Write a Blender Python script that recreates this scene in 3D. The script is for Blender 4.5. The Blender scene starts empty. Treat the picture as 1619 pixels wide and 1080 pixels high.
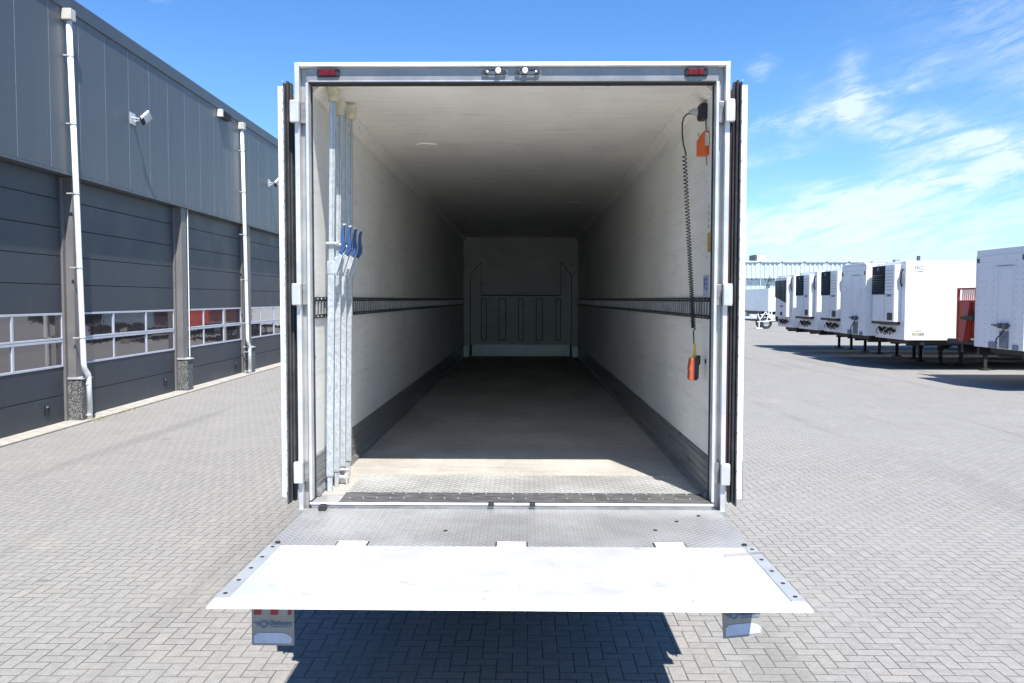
import bpy, bmesh, math, random
from mathutils import Vector, Matrix
R = math.radians
random.seed(7)
S = bpy.context.scene
COL = S.collection

# ---------------------------------------------------------------- camera
cam_d = bpy.data.cameras.new('camera'); cam = bpy.data.objects.new('camera', cam_d); COL.objects.link(cam)
cam.location = (0.079, -5.196, 2.482)
th, yw = 0.0491, 0.0144
cam.rotation_mode = 'XYZ'
M_ = Matrix.Rotation(yw, 3, 'Z') @ Matrix.Rotation(math.pi/2 - th, 3, 'X') @ Matrix.Rotation(0.0014, 3, 'Z')
cam.rotation_euler = M_.to_euler('XYZ')
cam_d.sensor_width = 36; cam_d.lens = 36*1360.25/1619
cam_d.clip_start = 0.05; cam_d.clip_end = 3000
S.camera = cam

# ---------------------------------------------------------------- light
SUNV = Vector((-0.47, 1.37, -2.52)).normalized()      # way the sunlight travels
elev = math.asin(-SUNV.z); az = math.atan2(-SUNV.x, -SUNV.y)   # towards the sun, from +Y clockwise
sd = bpy.data.lights.new('sun', 'SUN'); so = bpy.data.objects.new('sun', sd); COL.objects.link(so)
sd.energy = 5.0; sd.angle = R(0.53); sd.color = (1.0, 0.96, 0.90)
so.rotation_euler = SUNV.to_track_quat('-Z', 'Y').to_euler()
so.location = (3, -9, 20)
S.view_settings.view_transform = 'Standard'; S.view_settings.look = 'None'
S.view_settings.exposure = 0.93; S.view_settings.gamma = 1.0
S.render.resolution_x = 1024; S.render.resolution_y = 683
S.render.engine = 'CYCLES'

# ---------------------------------------------------------------- node helpers
class E:
    """a float socket with arithmetic"""
    nt = None
    def __init__(s, sock): s.s = sock
    @staticmethod
    def m(op, *a):
        n = E.nt.nodes.new('ShaderNodeMath'); n.operation = op
        for i, v in enumerate(a):
            if isinstance(v, E): E.nt.links.new(v.s, n.inputs[i])
            else: n.inputs[i].default_value = v
        return E(n.outputs[0])
    def __add__(s, o): return E.m('ADD', s, o)
    def __radd__(s, o): return E.m('ADD', s, o)
    def __sub__(s, o): return E.m('SUBTRACT', s, o)
    def __rsub__(s, o): return E.m('SUBTRACT', o, s)
    def __mul__(s, o): return E.m('MULTIPLY', s, o)
    def __rmul__(s, o): return E.m('MULTIPLY', s, o)
    def __truediv__(s, o): return E.m('DIVIDE', s, o)
    def __neg__(s): return E.m('MULTIPLY', s, -1.0)
def floor_(a): return E.m('FLOOR', a)
def fract(a): return E.m('FRACT', a)
def mn(a, b): return E.m('MINIMUM', a, b)
def mx(a, b): return E.m('MAXIMUM', a, b)
def lt(a, b): return E.m('LESS_THAN', a, b)
def gt(a, b): return E.m('GREATER_THAN', a, b)
def absf(a): return E.m('ABSOLUTE', a)
def modf(a, b): return E.m('FLOORED_MODULO', a, b)
def sstep(a, lo, hi, o0=0.0, o1=1.0):
    n = E.nt.nodes.new('ShaderNodeMapRange'); n.interpolation_type = 'SMOOTHSTEP'
    if isinstance(a, E): E.nt.links.new(a.s, n.inputs[0])
    n.inputs[1].default_value = lo; n.inputs[2].default_value = hi
    n.inputs[3].default_value = o0; n.inputs[4].default_value = o1
    return E(n.outputs[0])
def lerp(a, lo, hi, o0, o1):
    n = E.nt.nodes.new('ShaderNodeMapRange')
    E.nt.links.new(a.s, n.inputs[0])
    for i, v in enumerate((lo, hi, o0, o1)): n.inputs[i+1].default_value = v
    return E(n.outputs[0])
def comb(x, y, z=0.0):
    n = E.nt.nodes.new('ShaderNodeCombineXYZ')
    for i, v in enumerate((x, y, z)):
        if isinstance(v, E): E.nt.links.new(v.s, n.inputs[i])
        else: n.inputs[i].default_value = v
    return n.outputs[0]
def sep(v):
    n = E.nt.nodes.new('ShaderNodeSeparateXYZ'); E.nt.links.new(v, n.inputs[0])
    return E(n.outputs[0]), E(n.outputs[1]), E(n.outputs[2])
def coords(kind='Object'):
    n = E.nt.nodes.new('ShaderNodeTexCoord'); return n.outputs[kind]
def scaled(v, sx, sy, sz):
    n = E.nt.nodes.new('ShaderNodeVectorMath'); n.operation = 'MULTIPLY'
    E.nt.links.new(v, n.inputs[0]); n.inputs[1].default_value = (sx, sy, sz); return n.outputs[0]
def noise(v, scale, detail=3, rough=0.55, dist=0.0):
    n = E.nt.nodes.new('ShaderNodeTexNoise'); E.nt.links.new(v, n.inputs['Vector'])
    n.inputs['Scale'].default_value = scale; n.inputs['Detail'].default_value = detail
    n.inputs['Roughness'].default_value = rough; n.inputs['Distortion'].default_value = dist
    return E(n.outputs[0])
def white(v):
    n = E.nt.nodes.new('ShaderNodeTexWhiteNoise'); E.nt.links.new(v, n.inputs['Vector']); return E(n.outputs['Value'])
def mixc(f, a, b):
    n = E.nt.nodes.new('ShaderNodeMix'); n.data_type = 'RGBA'
    if isinstance(f, E): E.nt.links.new(f.s, n.inputs[0])
    else: n.inputs[0].default_value = f
    for i, c in ((6, a), (7, b)):
        if isinstance(c, (tuple, list)): n.inputs[i].default_value = (*c[:3], 1)
        else: E.nt.links.new(c, n.inputs[i])
    return n.outputs[2]
def setin(b, name, v):
    if v is None: return
    if isinstance(v, E): E.nt.links.new(v.s, b.inputs[name])
    elif isinstance(v, (int, float)): b.inputs[name].default_value = v
    elif isinstance(v, (tuple, list)): b.inputs[name].default_value = (*v[:3], 1)
    else: E.nt.links.new(v, b.inputs[name])
def newmat(name):
    m = bpy.data.materials.new(name); m.use_nodes = True; E.nt = m.node_tree
    return m, m.node_tree.nodes['Principled BSDF']
def bump(b, h, strength=0.3, dist=0.01):
    n = E.nt.nodes.new('ShaderNodeBump'); n.inputs['Strength'].default_value = strength
    n.inputs['Distance'].default_value = dist; E.nt.links.new(h.s, n.inputs['Height'])
    E.nt.links.new(n.outputs[0], b.inputs['Normal'])
def mat(name, c, rough=0.5, metal=0.0, var=0.12, sc=3.0, stretch=(1, 1, 1), bmp=0.0, bsc=40.0, dirt=None, dirt_amt=0.0, spec=0.5, coat=0.0):
    """paint, metal, rubber, plastic: base colour with wear and dirt of its own"""
    m, b = newmat(name); v = scaled(coords(), *stretch)
    n1 = noise(v, sc, 5, 0.6)
    lo = tuple(x*(1-var) for x in c); hi = tuple(min(1, x*(1+var)) for x in c)
    col = mixc(sstep(n1, 0.35, 0.65), lo, hi)
    if dirt_amt > 0:
        n2 = noise(v, sc*2.7, 6, 0.7, 0.4)
        col = mixc(sstep(n2, 0.55, 0.75, 0.0, dirt_amt), col, dirt or (0.12, 0.10, 0.08))
    setin(b, 'Base Color', col)
    setin(b, 'Roughness', lerp(n1, 0.3, 0.7, max(0.03, rough-0.07), min(1, rough+0.07)))
    setin(b, 'Metallic', metal); setin(b, 'Specular IOR Level', spec)
    if coat: setin(b, 'Coat Weight', coat)
    if bmp: bump(b, noise(v, bsc, 3), bmp, 0.004)
    return m

# ---------------------------------------------------------------- world: sky with thin clouds
W = bpy.data.worlds.new('World'); S.world = W; W.use_nodes = True; E.nt = W.node_tree
bg = W.node_tree.nodes['Background']
sky = W.node_tree.nodes.new('ShaderNodeTexSky'); sky.sky_type = 'NISHITA'; sky.sun_disc = False
sky.sun_elevation = elev; sky.sun_rotation = az
sky.altitude = 0; sky.air_density = 1.0; sky.dust_density = 0.15; sky.ozone_density = 3.0
SKYK = 0.086
dx, dy, dz = sep(coords('Generated'))
A_ = E.m('ARCTAN2', dx, dy); L_ = E.m('ARCSINE', dz)
vv = comb(A_, L_, 0.0)
w1 = noise(scaled(vv, 6, 9, 1), 1.0, 4, 0.6); w2 = noise(scaled(vv, 7, 11, 1), 1.3, 4, 0.6, 0.6)
Aw = A_ + (w1 - 0.5)*0.11; Lw = L_ + (w2 - 0.5)*0.07
def stroke(px, py, hl, hw, ang, k):
    a0 = math.atan((px-829)/1360); e0 = math.atan((472-py)/1360)
    ca, sa = math.cos(R(ang)), math.sin(R(ang))
    u = ((Aw - a0)*ca + (Lw - e0)*sa)/(hl/1360); v = ((Lw - e0)*ca - (Aw - a0)*sa)/(hw/1360)
    return E.m('EXPONENT', -(u*u*u*u) - v*v)*k
strokes = [(1335, 165, 45, 17, -72, .55), (1390, 178, 75, 13, 22, .35), (1265, 205, 110, 13, 14, .5), (1450, 238, 150, 20, -22, .6),
           (1560, 268, 130, 26, 12, .75), (1470, 310, 190, 22, 14, .6), (1250, 335, 180, 22, 6, .4), (1360, 350, 300, 30, 6, .2),
           (1215, 255, 90, 10, 14, .3), (1204, 138, 20, 12, 40, .45), (250, 34, 18, 9, 20, .35), (1380, 385, 500, 40, 0, .4),
           (-500, 250, 400, 60, 8, .6), (2300, 200, 500, 90, -10, .6), (700, 400, 900, 40, 3, .4)]
cl = None
for s_ in strokes:
    g = stroke(*s_); cl = g if cl is None else cl + g
fib = noise(scaled(comb(A_*0.97 + L_*0.3, L_ - A_*0.25), 14, 60, 1), 1.0, 6, 0.62, 0.8)
puf = noise(scaled(vv, 30, 45, 1), 1.0, 5, 0.6, 0.4)
fi2 = noise(scaled(comb(A_*0.95 + L_*0.35, L_ - A_*0.3), 40, 190, 1), 1.0, 4, 0.6, 0.6)
cl = mn(cl*sstep(fib, 0.30, 0.62, 0.12, 1.15)*sstep(puf, 0.25, 0.65, 0.75, 1.05)*sstep(fi2, 0.3, 0.65, 0.7, 1.1), 0.9)
low = sstep(L_, 0.0, 0.16, 0.42, 0.0)
cl = mx(cl, 0.0)
skyc = sky.outputs[0]
hs = W.node_tree.nodes.new('ShaderNodeHueSaturation'); hs.inputs['Saturation'].default_value = 1.0
W.node_tree.links.new(skyc, hs.inputs['Color'])
tn = W.node_tree.nodes.new('ShaderNodeMix'); tn.data_type = 'RGBA'; tn.blend_type = 'MULTIPLY'; tn.inputs[0].default_value = 1.0
W.node_tree.links.new(hs.outputs[0], tn.inputs[6]); W.node_tree.links.new(mixc(sstep(L_, 0.0, 0.42), (0.76, 1.02, 1.14), (0.52, 0.88, 1.28)), tn.inputs[7])
CLOUD = (6.2, 6.9, 7.2)
c1 = mixc(cl*0.80, tn.outputs[2], CLOUD)
W.node_tree.links.new(c1, bg.inputs[0]); bg.inputs[1].default_value = SKYK

# ---------------------------------------------------------------- mesh helpers
class MB:
    def __init__(s): s.v = []; s.f = []
    def box(s, x0, x1, y0, y1, z0, z1):
        n = len(s.v)
        s.v += [(x, y, z) for z in (z0, z1) for y in (y0, y1) for x in (x0, x1)]
        s.f += [[n+i for i in q] for q in ((0, 2, 3, 1), (4, 5, 7, 6), (0, 1, 5, 4), (2, 6, 7, 3), (0, 4, 6, 2), (1, 3, 7, 5))]
        return s
    def prism(s, prof, axis, a, b):
        """closed profile extruded along an axis: axis x -> prof (y,z); y -> (x,z); z -> (x,y)"""
        n = len(s.v); k = len(prof)
        def P(p, t): return (t, p[0], p[1]) if axis == 'x' else (p[0], t, p[1]) if axis == 'y' else (p[0], p[1], t)
        s.v += [P(p, a) for p in prof] + [P(p, b) for p in prof]
        s.f += [[n+i for i in range(k)][::-1], [n+k+i for i in range(k)]]
        s.f += [[n+i, n+(i+1) % k, n+k+(i+1) % k, n+k+i] for i in range(k)]
        return s
    def tube(s, pts, r, n=8, caps=True):
        pts = [Vector(p) for p in pts]; rs = r if isinstance(r, (list, tuple)) else [r]*len(pts)
        base = len(s.v); up = None
        for i, p in enumerate(pts):
            d = (pts[min(i+1, len(pts)-1)] - pts[max(i-1, 0)]).normalized()
            if up is None: up = Vector((0, 0, 1)) if abs(d.z) < 0.9 else Vector((1, 0, 0))
            a = d.cross(up).normalized(); up = a.cross(d).normalized()
            for k in range(n):
                t = 2*math.pi*k/n; s.v.append(tuple(p + (a*math.cos(t) + up*math.sin(t))*rs[i]))
        for i in range(len(pts)-1):
            for k in range(n):
                a0 = base+i*n+k; a1 = base+i*n+(k+1) % n
                s.f.append([a0, a1, a1+n, a0+n])
        if caps:
            s.f.append([base+k for k in range(n)][::-1]); e = base+(len(pts)-1)*n; s.f.append([e+k for k in range(n)])
        return s
    def bar(s, p, q, w, h, up=(0, 0, 1)):
        p, q = Vector(p), Vector(q); d = (q-p).normalized(); u = Vector(up)
        a = d.cross(u).normalized()*w/2; b = a.cross(d).normalized()*h/2; n = len(s.v)
        for c in (p, q): s.v += [tuple(c+a*i+b*j) for i, j in ((-1, -1), (1, -1), (1, 1), (-1, 1))]
        s.f += [[n+3, n+2, n+1, n], [n+4, n+5, n+6, n+7]] + [[n+i, n+(i+1) % 4, n+4+(i+1) % 4, n+4+i] for i in range(4)]
        return s
    def disc(s, c, r, axis, h, n=20):
        d = {'x': Vector((1, 0, 0)), 'y': Vector((0, 1, 0)), 'z': Vector((0, 0, 1))}[axis]*h/2
        c = Vector(c); return s.tube([c-d, c+d], r, n)
    def build(s, name, m, parent=None, bev=0.0, smooth=False, org=None, loc=None):
        me = bpy.data.meshes.new(name); o_ = Vector(org) if org else Vector((0, 0, 0))
        me.from_pydata([tuple(Vector(v)-o_) for v in s.v], [], s.f); me.validate()
        bm = bmesh.new(); bm.from_mesh(me); bmesh.ops.recalc_face_normals(bm, faces=bm.faces); bm.to_mesh(me); bm.free()
        if m: me.materials.append(m)
        o = bpy.data.objects.new(name, me); COL.objects.link(o)
        if parent: o.parent = parent
        if org and not parent: o.location = org
        if loc: o.location = loc
        if bev:
            b = o.modifiers.new('bevel', 'BEVEL'); b.width = bev; b.segments = 2; b.limit_method = 'ANGLE'; b.angle_limit = R(40)
            b.harden_normals = False
        if smooth: me.polygons.foreach_set('use_smooth', [True]*len(me.polygons))
        return o
def box(name, m, parent, *a, bev=0.0): return MB().box(*a).build(name, m, parent, bev)
def tag(o, label, cat=None, group=None, kind=None):
    if label: o['label'] = label
    if cat: o['category'] = cat
    if group: o['group'] = group
    if kind: o['kind'] = kind
    return o
def empty(name, loc=(0, 0, 0), rz=0.0):
    o = bpy.data.objects.new(name, None); o.empty_display_size = 0.3; COL.objects.link(o)
    o.location = loc; o.rotation_euler = (0, 0, rz); return o
def text(name, body, size, m, parent, loc, rot, ext=0.001, sx=1.0, bold=0.0):
    cu = bpy.data.curves.new(name, 'FONT'); cu.body = body; cu.size = size; cu.extrude = ext; cu.offset = bold
    cu.align_x = 'CENTER'; cu.align_y = 'CENTER'; cu.resolution_u = 3
    t = bpy.data.objects.new(name, cu); COL.objects.link(t); bpy.context.view_layer.update()
    me = bpy.data.meshes.new_from_object(t.evaluated_get(bpy.context.evaluated_depsgraph_get()))
    bpy.data.objects.remove(t); me.materials.clear(); me.materials.append(m)
    o = bpy.data.objects.new(name, me); COL.objects.link(o); o.parent = parent; o.location = loc; o.rotation_euler = rot
    o.scale = (sx, 1, 1); return o

# ---------------------------------------------------------------- materials
def ground_mat():
    m, b = newmat('herringbone_pavers'); x, y, z = sep(coords()); U = 0.105
    jx = noise(coords(), 1.3, 2)
    X = x/U; Y = y/U
    i, j = floor_(X), floor_(Y); fx, fy = fract(X), fract(Y)
    k = modf(i - j, 4.0)
    hor = lt(k, 1.5); one = gt(E.m('ABSOLUTE', k - 1.5), 1.0)  # k = 0 or 3: first half of its brick
    dshort_h = fx + (1.0 - one)*(1.0 - fx*2.0); dlong_h = mn(fy, 1.0 - fy)
    # horizontal: k=0 left (edge at fx=0), k=1 right (edge at fx=1); vertical: k=3 lower (edge fy=0), k=2 upper
    dshort_v = fy + (1.0 - one)*(1.0 - fy*2.0); dlong_v = mn(fx, 1.0 - fx)
    d = hor*mn(dshort_h, dlong_h) + (1.0 - hor)*mn(dshort_v, dlong_v)
    idx = i - hor*(1.0 - one); idy = j - (1.0 - hor)*(1.0 - one)
    rnd = white(comb(idx, idy, hor*7.0))
    rnd2 = white(comb(idy, idx, hor*3.0))
    co = coords()
    big = noise(co, 0.22, 4, 0.6); mid = noise(co, 1.1, 4, 0.6); fine = noise(co, 95, 3, 0.7); grit = noise(co, 260, 2, 0.7)
    c = mixc(rnd, (0.183, 0.178, 0.168), (0.212, 0.207, 0.196))
    c = mixc(sstep(rnd2, 0.85, 1.0, 0, 0.35), c, (0.30, 0.25, 0.225))
    c = mixc(sstep(big, 0.4, 0.65, 0, 0.30), c, (0.243, 0.238, 0.224))
    c = mixc(sstep(mid, 0.52, 0.72, 0, 0.30), c, (0.19, 0.185, 0.175))
    c = mixc(sstep(fine, 0.42, 0.68, 0, 0.40), c, (0.36, 0.352, 0.325))
    c = mixc(sstep(grit, 0.58, 0.70, 0, 0.6), c, (0.62, 0.61, 0.58))
    c = mixc(sstep(noise(co, 120, 3, 0.7), 0.54, 0.68, 0, 0.5), c, (0.11, 0.105, 0.10))
    md = noise(co, 17, 4, 0.75); c = mixc(sstep(md, 0.40, 0.62, 0, 0.35), c, (0.33, 0.322, 0.30))
    track = sstep(noise(scaled(co, 0.9, 0.05, 1), 1.0, 3, 0.6, 0.5), 0.56, 0.70, 0, 0.28); c = mixc(track, c, (0.12, 0.115, 0.108))
    sand = sstep(noise(co, 0.5, 5, 0.7, 0.7), 0.58, 0.70, 0, 0.30); c = mixc(sand, c, (0.34, 0.32, 0.27))
    joint = sstep(d + (noise(co, 60, 2) - 0.5)*0.03, 0.016, 0.062, 1.0, 0.0)
    jc = mixc(sstep(noise(co, 0.9, 3), 0.4, 0.65), (0.065, 0.062, 0.057), (0.13, 0.125, 0.112))
    c = mixc(joint*0.97, c, jc)
    spot = sstep(noise(scaled(co, 1, 1, 1), 2.0, 2, 0.4), 0.76, 0.79, 0, 0.45)
    c = mixc(spot, c, (0.10, 0.10, 0.095))
    setin(b, 'Base Color', c); setin(b, 'Roughness', 0.9); setin(b, 'Specular IOR Level', 0.25)
    bump(b, sstep(d, 0.0, 0.09) + fine*0.35 + rnd*0.12, 0.5, 0.006)
    return m
def tread_mat(name, c, pitch, lug, rough=0.42, metal=0.75, worn=0.25):
    """chequered aluminium plate: short lugs, turned by a quarter from one cell to the next"""
    m, b = newmat(name); co = coords(); x, y, z = sep(co)
    X = (x + y)*0.7071/pitch; Y = (x - y)*0.7071/pitch
    par = modf(floor_(X) + floor_(Y), 2.0)
    fx = fract(X) - 0.5; fy = fract(Y) - 0.5
    u = par*fx + (1.0 - par)*fy; v = par*fy + (1.0 - par)*fx
    r = u*u*4.4 + v*v*40.0
    h = sstep(r, 0.45, 1.1, 1.0, 0.0)
    n1 = noise(co, 2.2, 5, 0.6); n2 = noise(scaled(co, 1, 3, 1), 14, 4, 0.7)
    base = mixc(sstep(n1, 0.35, 0.65), tuple(k*0.8 for k in c), c)
    base = mixc(sstep(n2, 0.5, 0.75, 0, worn), base, (0.16, 0.155, 0.15))
    col = mixc(h*lug, base, tuple(min(1, k*1.55) for k in c))
    setin(b, 'Base Color', col); setin(b, 'Metallic', metal); setin(b, 'Roughness', lerp(n1, 0.3, 0.7, rough-0.08, rough+0.1))
    bump(b, h + n2*0.1, 0.9, 0.0025)
    return m
def wall_mat(name='interior_panel', c=(0.82, 0.80, 0.75), across='y'):
    """white glass-fibre lining with scuffs along the load's way"""
    m, b = newmat(name); co = coords(); x, y, z = sep(co)
    n1 = noise(scaled(co, 1, 0.5, 0.8), 1.6, 4, 0.6)
    st = scaled(co, 1, 1.2, 22) if across == 'y' else scaled(co, 2.0, 16, 1)
    s1 = noise(st, 1.2, 5, 0.65, 0.2)
    col = mixc(sstep(n1, 0.3, 0.7), tuple(k*0.93 for k in c), tuple(k*1.05 for k in c))
    col = mixc(sstep(s1, 0.48, 0.74, 0, 0.34), col, tuple(k*0.62 for k in c))
    s2 = noise(scaled(co, 1, 2.2, 48) if across == 'y' else scaled(co, 3, 40, 1), 1.0, 3, 0.6, 1.2)
    col = mixc(sstep(s2, 0.66, 0.72, 0, 0.5), col, (0.93, 0.92, 0.88))
    rot = comb(x, y*0.94 + z*0.34, (z*0.94 - y*0.34)*30.0); s4 = noise(rot, 1.3, 3, 0.6, 0.4)
    col = mixc(sstep(s4, 0.66, 0.72, 0, 0.35), col, tuple(k*0.55 for k in c))
    dr = noise(comb(x, y*14.0, z*0.9), 1.0, 4, 0.7, 0.3); col = mixc(sstep(dr, 0.58, 0.76, 0, 0.22), col, (0.45, 0.42, 0.37))
    s3 = noise(scaled(co, 1, 3.0, 14), 2.0, 3, 0.5, 0.8)
    col = mixc(sstep(s3, 0.72, 0.76, 0, 0.7 if across == 'y' else 0.15), col, (0.10, 0.095, 0.09))
    sp = noise(co, 21, 2, 0.5); col = mixc(sstep(sp, 0.735, 0.75, 0, 0.8), col, (0.13, 0.12, 0.11))
    setin(b, 'Base Color', col); setin(b, 'Roughness', 0.42); setin(b, 'Specular IOR Level', 0.35)
    bump(b, s1 + n1*0.5, 0.12, 0.004)
    return m
def floor_mat():
    m, b = newmat('trailer_floor'); co = coords()
    n1 = noise(scaled(co, 1.2, 0.7, 1), 1.4, 5, 0.65); s1 = noise(scaled(co, 2.2, 26, 1), 1.3, 5, 0.7)
    f = noise(co, 90, 3, 0.7)
    c = mixc(sstep(n1, 0.3, 0.7), (0.29, 0.275, 0.245), (0.42, 0.40, 0.36))
    c = mixc(sstep(s1, 0.45, 0.7, 0, 0.5), c, (0.20, 0.18, 0.155))
    c = mixc(sstep(f, 0.45, 0.7, 0, 0.35), c, (0.54, 0.51, 0.45))
    setin(b, 'Base Color', c); setin(b, 'Roughness', 0.75); setin(b, 'Specular IOR Level', 0.3)
    bump(b, f + s1, 0.25, 0.003); return m
def granite_mat():
    m, b = newmat('exposed_aggregate'); co = coords()
    v = E.nt.nodes.new('ShaderNodeTexVoronoi'); v.inputs['Scale'].default_value = 95; E.nt.links.new(co, v.inputs['Vector'])
    r = white(v.outputs['Position'])
    c = mixc(sstep(r, 0.45, 1.0), (0.028, 0.028, 0.029), (0.34, 0.34, 0.33)); setin(b, 'Base Color', c); setin(b, 'Roughness', 0.8)
    bump(b, E(v.outputs['Distance']), 0.6, 0.006); return m
def steel_mat(name, c, rough, var=0.1, metal=0.9, st=(1, 1, 1), smear=0.25):
    m, b = newmat(name); co = coords(); n1 = noise(scaled(co, *st), 5, 5, 0.65); n2 = noise(co, 2.3, 4, 0.6, 0.6)
    col = mixc(sstep(n1, 0.35, 0.65), tuple(k*(1-var) for k in c), tuple(min(1, k*(1+var)) for k in c))
    col = mixc(sstep(n2, 0.5, 0.75, 0, smear), col, (0.30, 0.27, 0.23))
    setin(b, 'Base Color', col); setin(b, 'Metallic', metal); setin(b, 'Roughness', lerp(n1, 0.3, 0.7, rough-0.1, rough+0.1))
    bump(b, n1, 0.08, 0.002); return m
def galv_mat():
    m, b = newmat('galvanised_steel'); co = coords()
    v = E.nt.nodes.new('ShaderNodeTexVoronoi'); v.inputs['Scale'].default_value = 60; E.nt.links.new(co, v.inputs['Vector'])
    r = white(v.outputs['Position']); c = mixc(r, (0.40, 0.43, 0.45), (0.54, 0.57, 0.59))
    setin(b, 'Base Color', c); setin(b, 'Metallic', 0.35); setin(b, 'Roughness', lerp(r, 0, 1, 0.38, 0.5)); return m
def glass_mat():
    m, b = newmat('door_pane'); co = coords()
    w = noise(scaled(co, 1, 1.6, 2.4), 1.5, 2, 0.5, 0.4)
    setin(b, 'Base Color', (0.05, 0.042, 0.045)); setin(b, 'Roughness', 0.03); setin(b, 'Specular IOR Level', 1.0)
    setin(b, 'IOR', 1.9)
    bump(b, w, 0.03, 0.04); return m

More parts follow.
